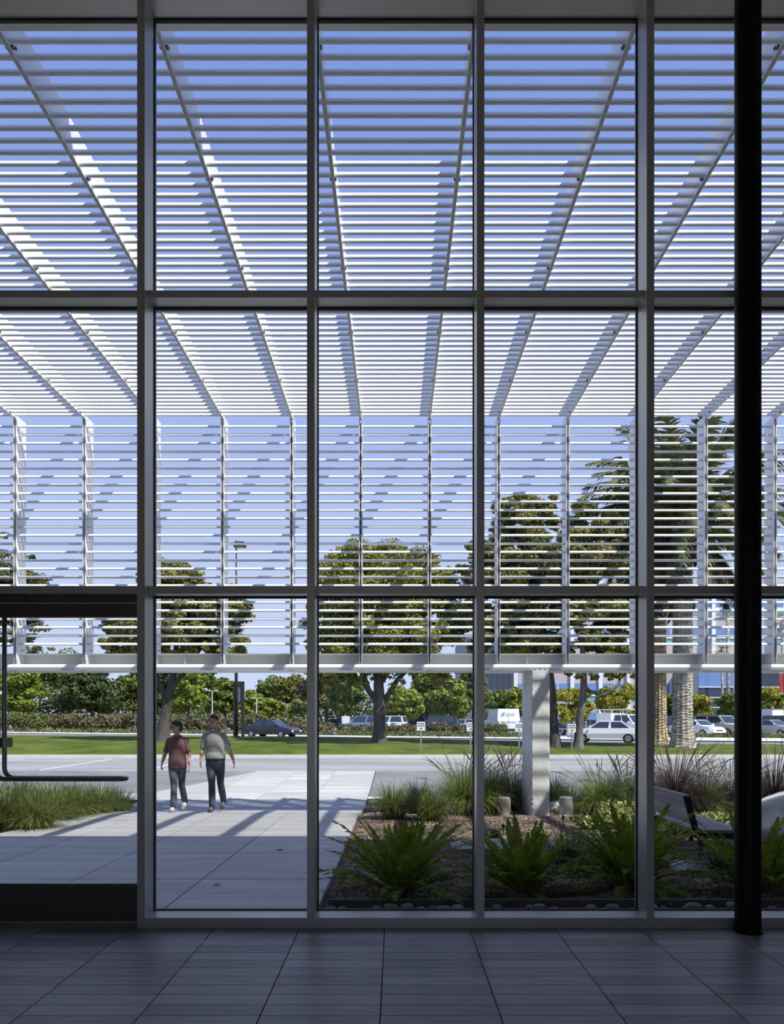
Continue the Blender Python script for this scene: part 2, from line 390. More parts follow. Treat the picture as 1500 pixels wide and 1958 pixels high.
# ------------------------------------------------------------------ curtain wall
HEADZ = 6.717
win = tag(bpy.data.objects.new('window_1', None), 'tall aluminium curtain wall with three rows of glass panes', 'window', kind='structure'); C.objects.link(win)
KS = list(range(-6, 6))                      # mullions at (k + .5) M
mx = {k: 0.004 + (k + 0.5) * M for k in KS}
HWM = 0.0272
for k in KS:
    b = MB().box(mx[k]-HWM, mx[k]+HWM, MY0, MY1, 0, HEADZ + 0.03)
    b.box(mx[k]-0.02, mx[k]+0.02, 5.872, 5.93, -0.02, HEADZ)
    obj('mullion', b, 'mullion', win)
b = MB().box(-RX, RX, 5.632, 5.95, HEADZ, 6.95); obj('head', b, 'mullion', win)
T1B, T1T, T2B, T2T = 4.565, 4.6175, 2.4115, 2.467
DOORK = -3                                    # bay between mullions -3 and -2 holds the door
for k in KS[:-1]:
    x0, x1 = mx[k] + HWM, mx[k+1] - HWM
    for zb, zt in ((T1B, T1T), (T2B, T2T)):
        b = MB().box(x0, x1, 5.704, MY1, zb, zt); b.box(x0, x1, 5.872, 5.915, zb, zt)
        obj('transom', b, 'mullion', win)
    if k != DOORK:
        b = MB().box(x0, x1, MY0, MY1, 0, 0.074); b.box(x0, x1, 5.872, 5.93, -0.02, 0.06)
        obj('sill', b, 'mullion', win)
    for r, (za, zb) in enumerate(((0.074, T2B), (T2T, T1B), (T1T, HEADZ))):
        if k == DOORK and r == 0: continue
        obj('pane', MB().box(x0, x1, GY, GY + 0.012, za, zb), 'pane_glass', win)
        g = 0.0075; q = MB()
        q.box(x0, x0+g, 5.842, 5.872, za, zb); q.box(x1-g, x1, 5.842, 5.872, za, zb)
        q.box(x0+g, x1-g, 5.842, 5.872, za, za+g); q.box(x0+g, x1-g, 5.842, 5.872, zb-g*1.6, zb)
        obj('gasket', q, 'gasket', win)

# ------------------------------------------------------------------ door with its tubular push bar
x0, x1 = mx[DOORK] + HWM, mx[DOORK+1] - HWM
dr = tag(bpy.data.objects.new('door_1', None), 'glass entrance door with bronze rails and a bent steel tube push bar', 'door', kind='structure'); C.objects.link(dr)
dr.location = (0, 0, 0)
q = MB().box(x0, x1, 5.735, 5.84, 2.352, T2B - 0.004); q.box(x0 - 0.0, -2.70, 5.715, 5.735, 2.35, T2B - 0.004)
obj('header', q, 'door_bronze', dr)
obj('top_rail', MB().box(x0 + 0.004, x1 - 0.004, 5.745, 5.80, 2.247, 2.345), 'door_bronze', dr)
obj('bottom_rail', MB().box(x0 + 0.004, x1 - 0.004, 5.745, 5.80, 0.018, 0.284), 'door_bronze', dr)
obj('glazing_bead', MB().box(x0 + 0.004, x1 - 0.004, 5.76, 5.785, 0.284, 0.292), 'steel_tube', dr)
obj('pane', MB().box(x0 + 0.004, x1 - 0.004, 5.766, 5.778, 0.292, 2.247), 'pane_glass', dr)
obj('threshold', MB().prism([(5.72, 0.0), (5.84, 0.0), (5.83, 0.012), (5.73, 0.012)], 'x', x0, x1), 'steel_tube', dr)
def arc(c, r, a0, a1, n, plane):
    out = []
    for i in range(n + 1):
        a = math.radians(a0 + (a1 - a0) * i / n)
        u, w = r * math.cos(a), r * math.sin(a)
        out.append((c[0] + u, c[1], c[2] + w) if plane == 'xz' else (c[0] + u, c[1] + w, c[2]))
    return out
ya, yb, zb_ = 5.69, 5.59, 1.072
xa = -2.835; xr = -1.985; R_ = 0.075; xb_ = -2.86
path = [(xa, ya, 2.26), (xa, ya, 1.9), (xa, ya, 1.4)] + arc((xa + R_, ya, zb_ + R_), R_, 180, 270, 6, 'xz')
path += arc((xr, (ya + yb) / 2, zb_), (ya - yb) / 2, 90, -90, 8, 'xy')
path += list(reversed(arc((xb_ + R_, yb, zb_ + R_), R_, 180, 270, 6, 'xz'))) + [(xb_, yb, 1.30)]
bar = obj('push_bar', MB().tube(path, 0.0165, 10), 'steel_tube', dr, smooth=True)
obj('bracket', MB().box(xb_ - 0.03, xa + 0.03, 5.60, 5.75, 1.295, 1.365), 'door_bronze', bar)
obj('clamp', MB().tube([(xa, ya, 1.30), (xa, ya, 1.36)], 0.024, 12), 'steel_tube', bar)

# ------------------------------------------------------------------ black round column inside
cmb = MB().lathe([(0.099, 0.0), (0.099, 0.012), (0.0885, 0.014), (0.0885, 6.76)], 2.49, 5.535, 0, 40)
tag(obj('column', cmb, 'black_paint', smooth=False, base=(2.49, 5.535, 0)), 'black round steel column standing just inside the glass wall', 'column', kind='structure')

# ------------------------------------------------------------------ sunshade: rafters, fins, louver tubes, beam
SY = 13.823; CZ = 6.782
sh = thing('sunshade_pergola', 'white louvered sunshade canopy and screen over the forecourt', 'sunshade', (0, SY, 2.35))
FK = list(range(-9, 13))
fx = {k: (k + 0.5) * M for k in FK}
XL, XR = fx[FK[0]] - 0.05, fx[FK[-1]] + 0.05
def shared(name, mb, material):
    me = bpy.data.meshes.new(name); me.from_pydata(mb.v, [], mb.f); me.update(); me.materials.append(MATS[material]); return me
off = Vector((0, SY, 2.35))
rb = MB()
rb.prism([(5.93, CZ), (SY + 0.03, CZ), (SY + 0.37, CZ + 0.30), (SY + 0.37, CZ + 0.335), (5.93, CZ + 0.335)], 'x', -0.012, 0.012)
rb.box(-0.019, 0.019, 5.96, SY, CZ, CZ + 0.012)
bm_ = MB()
for yy in (6.20, 7.72, 9.26, 10.80, 12.34, 13.6):
    for s_ in (-1, 1):
        bm_.box(min(s_*0.012, s_*0.032), max(s_*0.012, s_*0.032), yy - 0.012, yy + 0.012, CZ + 0.015, CZ + 0.038)
        bm_.box(min(s_*0.012, s_*0.026), max(s_*0.012, s_*0.026), yy + 0.05, yy + 0.068, CZ + 0.06, CZ + 0.078)
vb = MB()
for s_ in (-0.021, 0.021):
    vb.box(s_ - 0.007, s_ + 0.007, SY, SY + 0.36, 2.44, CZ + 0.05)
vb.box(-0.014, 0.014, SY + 0.22, SY + 0.235, 2.44, CZ)
vb.box(-0.014, 0.014, SY + 0.30, SY + 0.32, 2.44, CZ)
fb = MB()
for zz in (2.70, 3.35, 5.2, 6.6):
    for yy in (SY + 0.20, SY + 0.28):
        fb.box(0.028, 0.034, yy - 0.011, yy + 0.011, zz, zz + 0.022)
jb = MB().tube([(0, SY + 0.01, CZ - 0.02), (0, SY + 0.01, CZ + 0.045)], 0.026, 10)
for m_ in (rb, bm_, vb, fb, jb): m_.v = [tuple(Vector(v) - off) for v in m_.v]
mr_, mb2, mv_, mf_, mj_ = shared('rafter', rb, 'white_alu'), shared('rafter_bolts', bm_, 'bolt'), shared('screen_fin', vb, 'white_alu'), shared('fin_bolts', fb, 'bolt'), shared('corner_joint', jb, 'white_alu')
for k in FK:
    for nm, me in (('rafter', mr_), ('screen_fin', mv_)):
        o = bpy.data.objects.new(nm, me); C.objects.link(o); o.parent = sh; o.location = (fx[k], 0, 0)
        e = bpy.data.objects.new(nm + '_bolts', mb2 if nm == 'rafter' else mf_); C.objects.link(e); e.parent = o; e['kind'] = 'stuff'
    o = bpy.data.objects.new('corner_joint', mj_); C.objects.link(o); o.parent = sh; o.location = (fx[k], 0, 0)
# louver section: flat upper front face, rounded underside
lsec = [(0.002, 0.0275), (0.008, 0.0265), (0.016, 0.016), (0.021, 0.000), (0.0215, -0.012), (0.0175, -0.0205), (0.008, -0.0255), (-0.004, -0.0265), (-0.013, -0.0245), (-0.0195, -0.018), (-0.0218, -0.0085)]
lt = MB().prism(lsec, 'x', XL, XR)
lme = shared('louver', lt, 'white_alu')
for i in range(51):
    o = bpy.data.objects.new('louver', lme); C.objects.link(o); o.parent = sh
    o.location = Vector((0, 6.156 + i * 0.1524, CZ + 0.045)) - off
for i in range(27):
    o = bpy.data.objects.new('louver', lme); C.objects.link(o); o.parent = sh
    o.location = Vector((0, SY + 0.083, 6.668 - i * 0.14833)) - off; o.scale = (1, 0.88, 0.88)
obj('ledger', MB().box(XL, XR, 5.95, 6.0, CZ - 0.02, CZ + 0.36), 'white_alu', sh)
# edge beam at the foot of the screen
obj('beam_rail', MB().prism([(13.72, 2.357), (13.84, 2.357), (13.84, 2.45), (13.80, 2.447), (13.722, 2.372)], 'x', XL, XR), 'white_alu', sh)
obj('beam_bottom_plate', MB().box(XL, XR, 13.722, 14.56, 2.340, 2.356), 'white_alu', sh)
obj('beam_web', MB().box(XL, XR, 14.17, 14.20, 2.356, 2.632), 'white_alu', sh)
obj('beam_top_flange', MB().box(XL, XR, 13.93, 14.44, 2.632, 2.648), 'white_alu', sh)
obj('beam_back_rail', MB().box(XL, XR, 14.46, 14.56, 2.356, 2.437), 'white_alu', sh)
for k in FK:
    obj('clip', MB().box(fx[k] - 0.06, fx[k] + 0.05, 13.75, 13.86, 2.328, 2.340), 'white_alu', sh)
    if k % 5 == 2 or k in (-8,): obj('beam_stiffener', MB().box(fx[k] - 0.7, fx[k] - 0.688, 13.95, 14.17, 2.356, 2.632), 'white_alu', sh)

# concrete pier that carries the beam
pb = bmesh.new()
px0, px1, py0, py1 = 2.379, 2.698, 13.685, 14.70
bmesh.ops.create_grid(pb, x_segments=1, y_segments=1, size=0.5); pb.clear()
rnd = random.Random(5)
nz = 60; ring = []
for i in range(nz + 1):
    z = -0.22 + (2.339 + 0.22) * i / nz
    r_ = []
    for (x, y) in ((px0, py0), (px1, py0), (px1, py1), (px0, py1)):
        ch = 0.014 + 0.010 * rnd.random() ** 3 + (0.018 if z < 0.25 and rnd.random() < 0.4 else 0)
        sx = 1 if x == px0 else -1; sy = 1 if y == py0 else -1
        a, b_ = (x + sx * ch, y), (x, y + sy * ch)
        r_ += ([b_, a] if (sx * sy > 0) else [a, b_])
    ring.append([pb.verts.new((p[0], p[1], z)) for p in r_])
for i in range(nz):
    for k in range(8):
        pb.faces.new((ring[i][k], ring[i][(k+1) % 8], ring[i+1][(k+1) % 8], ring[i+1][k]))
pb.faces.new(ring[-1]); pb.faces.new(ring[0][::-1])
bmesh.ops.recalc_face_normals(pb, faces=pb.faces)
pme = bpy.data.meshes.new('concrete_pier'); pb.to_mesh(pme); pb.free()
pier = thing('concrete_pier', 'board-formed concrete blade pier carrying the sunshade beam', 'pier', (2.54, 14.19, -0.16))
o = link('shaft', pme, pier, 'pier_concrete'); pme.transform(Matrix.Translation(-Vector((2.54, 14.19, -0.16))))
hb = MB()
for zz in (0.2, 0.85, 1.5, 2.1):
    for yy in (13.95, 14.4): hb.tube([(px0 - 0.002, yy, zz), (px0 + 0.006, yy, zz)], 0.018, 10)
obj('tie_holes', hb, 'joint', pier)['kind'] = 'stuff'
bh = MB()
for xx in (2.44, 2.53, 2.62): bh.box(xx - 0.015, xx + 0.015, 13.69, 13.712, 2.339, 2.353)
obj('anchor_bolts', bh, 'bolt', pier)['kind'] = 'stuff'

# ------------------------------------------------------------------ ground outside
def strip(xa, xb, ys, dz=0.0, nx=1, zf=None):
    m_ = MB(); zf = zf or gz
    for y0, y1 in zip(ys, ys[1:]):
        for i in range(nx):
            a = xa + (xb - xa) * i / nx; b_ = xa + (xb - xa) * (i + 1) / nx
            m_.quad((a, y0, zf(y0) + dz), (b_, y0, zf(y0) + dz), (b_, y1, zf(y1) + dz), (a, y1, zf(y1) + dz))
    return m_
YS = [5.86, 8, 10, 12, 13.4, 14, 14.5, 15, 15.5, 18, 20, 24.4, 30, 31]
g_ = strip(-60, 60, YS, -0.055)
tag(obj('ground', g_, 'soil'), 'dark soil of the planting beds in front of the building', 'ground', kind='structure')
far = MB().quad((-260, 30.5, -0.34), (260, 30.5, -0.34), (260, 420, -0.34), (-260, 420, -0.34))
tag(obj('ground_beyond', far, 'dirt'), 'bare ground beyond the street and car park', 'ground', kind='structure')

# walkway: individual concrete slabs
wk = tag(bpy.data.objects.new('walkway', None), 'pale concrete slab walkway leading out from the door', 'walkway', kind='structure'); C.objects.link(wk)
obj('joint_bed', strip(-5.5, -0.62, YS[:-2], -0.045), 'joint', wk)
lon = [-0.62, -1.86, -3.08, -4.30, -5.50]
tra = [5.96, 7.57, 9.17, 10.77, 12.37, 13.98, 15.58, 17.18, 18.78, 20.4, 22.0, 23.4, 24.6]
for (xb_, xa_) in zip(lon, lon[1:]):
    for y0, y1 in zip(tra, tra[1:]):
        a, b_ = xa_ + 0.008, xb_ - 0.008; ya_, yb_ = y0 + 0.009, y1 - 0.009
        sk = 0.0
        if y0 > 17.0 and xa_ < -4.4:
            continue
        ys = sorted({ya_, yb_} | {p for p in (13.4, 15.5, 20.0) if ya_ < p < yb_})
        m_ = MB(); n = len(ys)
        vs = []
        for y in ys: vs += [(a, y, gz(y) - 0.05), (b_, y, gz(y) - 0.05), (b_, y, gz(y)), (a, y, gz(y))]
        fs = [(0, 1, 2, 3), tuple(4*(n-1) + i for i in (3, 2, 1, 0))]
        for j in range(n - 1):
            for i in range(4): fs.append((4*j+i, 4*(j+1)+i, 4*(j+1)+(i+1) % 4, 4*j+(i+1) % 4))
        obj('slab', m_.add(vs, fs), 'slab', wk)
# edge drive, aprons, lane
tag(obj('driveway', strip(-60, 60, [24.6, 27, 29.9], -0.012), 'drive_concrete'), 'pale concrete drive lane crossing behind the walkway', 'driveway', kind='structure')
ap = MB()
def poly(m_, pts, dz):
    m_.add([(x, y, gz(y) + dz) for x, y in pts], [tuple(range(len(pts)))])
poly(ap, [(-60, 18.7), (-5.9, 18.7), (-5.6, 20), (-60, 20)], -0.014); poly(ap, [(-60, 20), (-5.6, 20), (-4.32, 24.6), (-60, 24.6)], -0.014)
poly(ap, [(-0.60, 17.6), (60, 17.6), (60, 20), (-0.60, 20)], -0.014); poly(ap, [(-0.60, 20), (60, 20), (60, 24.6), (-0.60, 24.6)], -0.014)
tag(obj('asphalt_apron', ap, 'asphalt'), 'grey asphalt parking apron on both sides of the walkway', 'pavement', kind='structure')
pf = MB(); poly(pf, [(-60, 17.2), (-4.3, 17.2), (-4.3, 18.7), (-60, 18.7)], -0.010); poly(pf, [(-5.9, 18.7), (-4.3, 18.7), (-4.3, 20), (-5.6, 20)], -0.010); poly(pf, [(-5.6, 20), (-4.3, 20), (-4.3, 24.6)], -0.010)
tag(obj('kerb_walk', pf, 'slab'), 'pale concrete kerb walk in front of the left asphalt apron', 'pavement', kind='structure')
kr = MB().box(-0.60, 40, 17.1, 17.6, gz(17.3) - 0.05, gz(17.3) + 0.03)
tag(obj('kerb_bed', kr, 'kerb'), 'low concrete kerb at the back of the right planting bed', 'kerb', kind='structure')
for i, (xa_, ya_, xb_, yb_) in enumerate(((-15.2, 25.2, -13.9, 29.4), (-11.3, 24.9, -10.6, 29.4), (-7.9, 24.9, -7.6, 29.4))):
    m_ = MB(); w = 0.06
    m_.add([(xa_-w, ya_, gz(ya_) - 0.006), (xa_+w, ya_, gz(ya_) - 0.006), (xb_+w, yb_, gz(yb_) - 0.006), (xb_-w, yb_, gz(yb_) - 0.006)], [(0, 1, 2, 3)])
    tag(obj('lane_line', m_, 'paint_white'), ('leftmost', 'middle', 'rightmost')[i] + ' thin white line painted on the pale drive lane', 'road marking', kind='structure')
tag(obj('kerb_lawn', MB().box(-60, 60, 29.85, 30.05, -0.2, 0.09), 'kerb'), 'pale concrete kerb along the near edge of the lawn', 'kerb', kind='structure')

# lawn with a low crest, then street, far pavement, car park
def ycurb(X): return 62 - (0.47 if X < 0 else 0.40) * X if X < 40 else 46.0
def crest(X):
    pts = ((-60, 0.54), (-15, 0.56), (-4, 0.52), (0, 0.48), (4.3, 0.36), (9, 0.27), (14.4, 0.19), (60, 0.1))
    for (a, za), (b_, zb) in zip(pts, pts[1:]):
        if X <= b_:
            t = max(0, (X - a) / (b_ - a)); return za + (zb - za) * t
    return 0.1
LY0, LYC = 30.0, 38.5
def lawn_z(X, Y):
    yb = max(ycurb(X) - 10.5, 41.0)
    if Y <= LYC: return 0.07 + (crest(X) - 0.07) * (1 - (1 - min(max(0, (Y - LY0) / (LYC - LY0)), 1)) ** 2.2)
    t = min((Y - LYC) / (yb - LYC), 1)
    return -0.14 + (crest(X) + 0.14) * math.cos(math.pi / 2 * t)
lm = MB(); NXL, NTL = 90, 22; idx = {}
for i in range(NXL + 1):
    X = -60 + 120 * i / NXL
    yb = max(ycurb(X) - 10.5, 41.0)
    for j in range(NTL + 1):
        Y = LY0 + (yb - LY0) * j / NTL
        idx[i, j] = len(lm.v); lm.v.append((X, Y, lawn_z(X, Y)))
for i in range(NXL):
    for j in range(NTL): lm.f.append((idx[i, j], idx[i+1, j], idx[i+1, j+1], idx[i, j+1]))
tag(obj('lawn', lm, 'lawn', smooth=True), 'mown green lawn mound between the drive and the street', 'lawn', kind='structure')
def ribbon(off0, off1, z, n=60, xa=-90, xb=90):
    m_ = MB()
    f0 = off0 if callable(off0) else (lambda X: off0); f1 = off1 if callable(off1) else (lambda X: off1)
    for i in range(n):
        a = xa + (xb - xa) * i / n; b_ = xa + (xb - xa) * (i + 1) / n
        m_.quad((a, ycurb(a) + f0(a), z), (b_, ycurb(b_) + f0(b_), z), (b_, ycurb(b_) + f1(b_), z), (a, ycurb(a) + f1(a), z))
    return m_
tag(obj('street', ribbon(-11, 0, -0.13), 'road'), 'asphalt street running behind the lawn', 'street', kind='structure')
wide = lambda X: 4.5 if X < 6 else min(4.5 + (X - 6) * 0.9, 12)
tag(obj('far_pavement', ribbon(-0.1, wide, -0.06), 'kerb'), 'pale far pavement on the other side of the street', 'pavement', kind='structure')
tag(obj('car_park', MB().quad((-30, 64, -0.10), (90, 58, -0.10), (90, 130, -0.10), (-30, 130, -0.10)), 'road'), 'asphalt car park beyond the street', 'car park', kind='structure')
# ------------------------------------------------------------------ trees
def crown_clumps(D, ells, seed, n, depth=1.0, rr=(0.26, 0.42), flat=0.7):
    """clumps filling crown ellipsoids given in the picture at depth D: (px, py, rx_px, ry_px)"""
    rng = random.Random(seed); out = []
    tot = sum(e[2] * e[3] for e in ells)
    for (cx, cy, rx, ry) in ells:
        c = PX(cx, cy, D); RX_, RZ = rx * D / FPX, ry * D / FPX; RY = RX_ * depth
        for _ in range(max(4, round(n * rx * ry / tot))):
            while True:
                u = Vector((rng.uniform(-1, 1), rng.uniform(-1, 1), rng.uniform(-1, 1)))
                if 0.25 < u.length < 1: break
            f = rng.uniform(*rr); base = min(RX_, RZ * 1.3)
            p = Vector((u.x * (1 - f * 0.8) * RX_, u.y * (1 - f * 0.8) * RY, u.z * (1 - f * flat) * RZ))
            out.append((c.x + p.x, c.y + p.y, c.z + p.z, f * base * 1.15, f * base * 1.15, f * base * flat))
    return out
def tree(name, label, D, ells, trunk, leaves, n_leaf, size, seed, bark='bark', branches=(), n_clump=26, group=None, rr=(0.26, 0.42), flat=0.7, gzb=None, depth=1.0, inner=0.55):
    """trunk: pixel path [(px, py, radius_px)], branches: the same, all at depth D"""
    b0 = PX(trunk[0][0], trunk[0][1], D)
    if gzb is not None: b0.z = gzb
    t = thing(name, label, 'tree', b0, group)
    def pth(seq, first=None):
        pts = [PX(a, b_, D) for a, b_, r in seq]
        if first is not None: pts[0] = first
        return pts, [r * D / FPX for a, b_, r in seq]
    p, r = pth(trunk, b0 - Vector((0, 0, 0.15)))
    # root flare
    p = [p[0], p[0] + (p[1] - p[0]) * 0.12, p[0] + (p[1] - p[0]) * 0.4] + p[1:]; r = [r[0] * 1.9, r[0] * 1.4, r[0] * 1.0] + r[1:]
    obj('trunk', MB().tube(p, r, 12), bark, t, smooth=True)
    rng = random.Random(seed + 1)
    for seq in branches:
        pp, rr_ = pth(seq)
        for i in range(1, len(pp)): pp[i].y += rng.uniform(-0.8, 0.8) * i / len(pp)
        obj('branch', MB().tube(pp, rr_, 8), bark, t, smooth=True)
    cl = crown_clumps(D, ells, seed, n_clump, depth, rr, flat)
    me = leaf_cloud('crown', cl, n_leaf, size, seed, inner=inner)
    me.transform(Matrix.Translation(-b0))
    o = link('crown', me, t, leaves); o['kind'] = 'stuff'
    return t
GL = 'trees around the lawn'
# wide ficus in the middle
tree('broad_tree', 'broad domed tree with a thick dark trunk in the middle of the lawn', 34.5,
     [(735, 1125, 150, 95), (640, 1195, 78, 62), (840, 1180, 85, 70), (735, 1225, 165, 70), (690, 1280, 85, 30), (640, 1275, 45, 35), (830, 1275, 60, 28), (650, 1295, 58, 28), (700, 1300, 55, 24), (830, 1292, 52, 22), (735, 1270, 150, 28), (640, 1312, 55, 26), (770, 1298, 60, 24), (860, 1302, 55, 28), (690, 1318, 40, 18)],
     [(725, 1413, 14), (726, 1385, 11), (726, 1345, 11.5), (724, 1300, 9), (728, 1240, 6), (740, 1160, 3)],
     'leaf_ficus', 75000, 0.125, 11, n_clump=300, gzb=lawn_z(gpx(725, 34.5), 34.5), group=GL, rr=(0.15, 0.28), inner=0.3,
     branches=[[(728, 1350, 7), (745, 1325, 5), (760, 1300, 4.5), (790, 1270, 3), (830, 1230, 2)], [(724, 1345, 7), (705, 1320, 6), (695, 1290, 5), (665, 1250, 3), (630, 1210, 2)],
               [(725, 1310, 6), (760, 1260, 4), (800, 1200, 2)], [(724, 1300, 6), (700, 1230, 4), (680, 1160, 2)]])
# leaning tree left of the walkers' heads
tree('leaning_tree', 'olive-green tree with a dark leaning trunk behind the two walking men', 35,
     [(330, 1130, 92, 62), (425, 1165, 62, 62), (255, 1175, 70, 60), (345, 1215, 110, 50), (240, 1230, 60, 35), (440, 1225, 45, 40), (300, 1243, 95, 28), (400, 1247, 75, 25)],
     [(310, 1408, 13), (316, 1370, 10), (322, 1330, 9), (330, 1300, 7.5), (338, 1230, 5), (340, 1150, 2.5)],
     'leaf_olive', 62000, 0.135, 12, n_clump=260, gzb=lawn_z(gpx(310, 35), 35), group=GL, rr=(0.16, 0.3), inner=0.3,
     branches=[[(322, 1330, 6), (338, 1305, 5), (352, 1285, 4.5), (385, 1235, 3), (420, 1190, 2)], [(318, 1340, 6), (306, 1305, 5), (296, 1275, 4), (270, 1220, 2)]])
tree('pine_tree', 'dark layered pine at the far left edge behind the screen', 62,
     [(20, 1075, 50, 62), (40, 1130, 72, 55), (10, 1190, 80, 50), (60, 1222, 58, 34), (-60, 1150, 90, 90)],
     [(-14, 1408, 10), (-10, 1300, 8), (-4, 1180, 5), (5, 1060, 2)], 'leaf_pine', 42000, 0.19, 13, n_clump=180, gzb=-0.1, group=GL, rr=(0.15, 0.3), flat=0.5, inner=0.3,
     branches=[[(-8, 1230, 5), (40, 1200, 3), (80, 1190, 2)]])
tree('twin_trunk_tree', 'tall tree with pale curved trunk right of the concrete pier', 33,
     [(1135, 1010, 62, 60), (1090, 1075, 110, 62), (1150, 1165, 70, 60), (1165, 1250, 55, 34), (1080, 1150, 60, 62), (1185, 1215, 40, 55), (1180, 1288, 42, 17), (1108, 1288, 34, 14), (1125, 1235, 72, 38), (1130, 1287, 55, 18), (1195, 1285, 30, 22)],
     [(1106, 1422, 9), (1108, 1385, 8), (1114, 1345, 7), (1117, 1310, 6.5), (1116, 1260, 5.5), (1110, 1180, 4), (1115, 1080, 2)],
     'leaf_olive', 66000, 0.125, 14, n_clump=270, bark='bark_pale', gzb=lawn_z(gpx(1106, 33), 33), group=GL, rr=(0.15, 0.28), inner=0.3,
     branches=[[(1117, 1312, 5), (1130, 1322, 4.2), (1150, 1329, 4), (1166, 1325, 3.5), (1180, 1308, 3), (1195, 1285, 2.5), (1200, 1250, 2)], [(1112, 1190, 3), (1070, 1130, 2), (1040, 1080, 1.2)]])
tree('dark_trunk_tree', 'tall tree with a dark thick trunk half hidden by the concrete pier', 33.6,
     [(1000, 1000, 70, 58), (945, 1085, 80, 62), (1020, 1110, 75, 60), (960, 1185, 70, 45), (1035, 1200, 60, 50), (915, 1150, 42, 60), (1040, 985, 50, 45), (1005, 1165, 66, 45), (985, 1230, 60, 32), (940, 1228, 55, 42), (1060, 1240, 50, 34), (1005, 1240, 60, 30)],
     [(1063, 1424, 12), (1060, 1395, 9), (1058, 1350, 8), (1053, 1300, 8), (1045, 1230, 5.5), (1030, 1140, 4), (1010, 1040, 2)],
     'leaf_olive', 74000, 0.125, 15, n_clump=300, gzb=lawn_z(gpx(1063, 33.6), 33.6), group=GL, rr=(0.15, 0.28), inner=0.3,
     branches=[[(1048, 1240, 4), (1000, 1180, 3), (950, 1120, 2)], [(1040, 1190, 3), (1010, 1120, 2), (985, 1060, 1.5)]])

# ---- background tree belt beyond the street
GB = 'background trees beyond the street'
def belt(px, top, bot, rx, D, leaf, n, label, name='background_tree', size=0.42, seed=0):
    h = bot - top
    ry = h * 0.40
    return tree(name, label, D, [(px, top + ry, rx * 0.85, ry), (px - rx * 0.3, bot - ry * 0.75, rx * 0.7, ry * 0.7), (px + rx * 0.35, bot - ry * 0.8, rx * 0.65, ry * 0.7)],
                [(px, 1372 + (EYE + 0.1) * FPX / D, 3.2), (px + 1, bot - h * 0.25, 2.2), (px, top + h * 0.3, 1)],
                leaf, n, size, 100 + seed, n_clump=44, gzb=-0.12, group=GB, rr=(0.28, 0.45), inner=0.35)
B = [(42, 1268, 1372, 52, 95, 'leaf_bright', 5200, 'bright yellow-green tree left of the dark bushy tree below the beam'),
     (-40, 1260, 1375, 60, 98, 'leaf_mid', 3500, 'mid green tree at the far left picture edge below the beam'),
     (175, 1270, 1372, 82, 92, 'leaf_dark', 7800, 'large dark bushy tree seen through the glass door'),
     (255, 1252, 1375, 45, 98, 'leaf_mid', 4200, 'mid green tree just left of the thick bronze mullion'),
     (60, 1235, 1340, 60, 120, 'leaf_mid', 4000, 'distant green tree low behind the far left pine'),
     (135, 1240, 1335, 55, 122, 'leaf_mid', 3600, 'distant rounded tree behind the dark bushy tree'),
     (300, 1248, 1370, 40, 100, 'leaf_dark', 3800, 'dark tree behind the leaning trunk'),
     (360, 1266, 1372, 40, 92, 'leaf_bright', 5000, 'bright green leafy tree right of the leaning trunk'),
     (398, 1260, 1372, 34, 99, 'leaf_mid', 4200, 'green tree behind the head of the man in grey'),
     (430, 1292, 1374, 30, 104, 'leaf_mid', 3400, 'slim green tree left of the dark street pole'),
     (520, 1282, 1372, 40, 104, 'leaf_mid', 4300, 'green tree right of the dark street pole'),
     (480, 1318, 1376, 30, 100, 'leaf_bright', 3000, 'low yellow-green tree behind the dark sign frame'),
     (560, 1272, 1372, 46, 98, 'leaf_olive', 5000, 'olive tree left of the middle mullion'),
     (515, 1335, 1376, 40, 93, 'leaf_bright', 3400, 'row of low bright shrubs above the dark car'),
     (575, 1335, 1378, 30, 92, 'leaf_mid', 2600, 'low green tree beside the middle mullion'),
     (625, 1258, 1372, 55, 96, 'leaf_olive', 5200, 'loose olive tree right of the middle mullion'),
     (668, 1272, 1376, 40, 90, 'leaf_mid', 4600, 'green tree left of the broad tree trunk'),
     (770, 1310, 1380, 46, 86, 'leaf_bright', 5200, 'bright green tree right of the broad tree trunk'),
     (815, 1265, 1360, 50, 94, 'leaf_mid', 4800, 'mid green tree behind the broad tree'),
     (860, 1290, 1382, 50, 90, 'leaf_bright', 6200, 'bright green leafy tree above the first road sign'),
     (905, 1262, 1378, 36, 92, 'leaf_mid', 4200, 'green tree beside the mullion right of the broad tree'),
     (955, 1320, 1376, 40, 76, 'leaf_mid', 3800, 'green tree above the white van'),
     (990, 1312, 1378, 24, 74, 'leaf_bright', 3000, 'bright tree just left of the concrete pier')]
for i, b_ in enumerate(B): belt(*b_, seed=i)
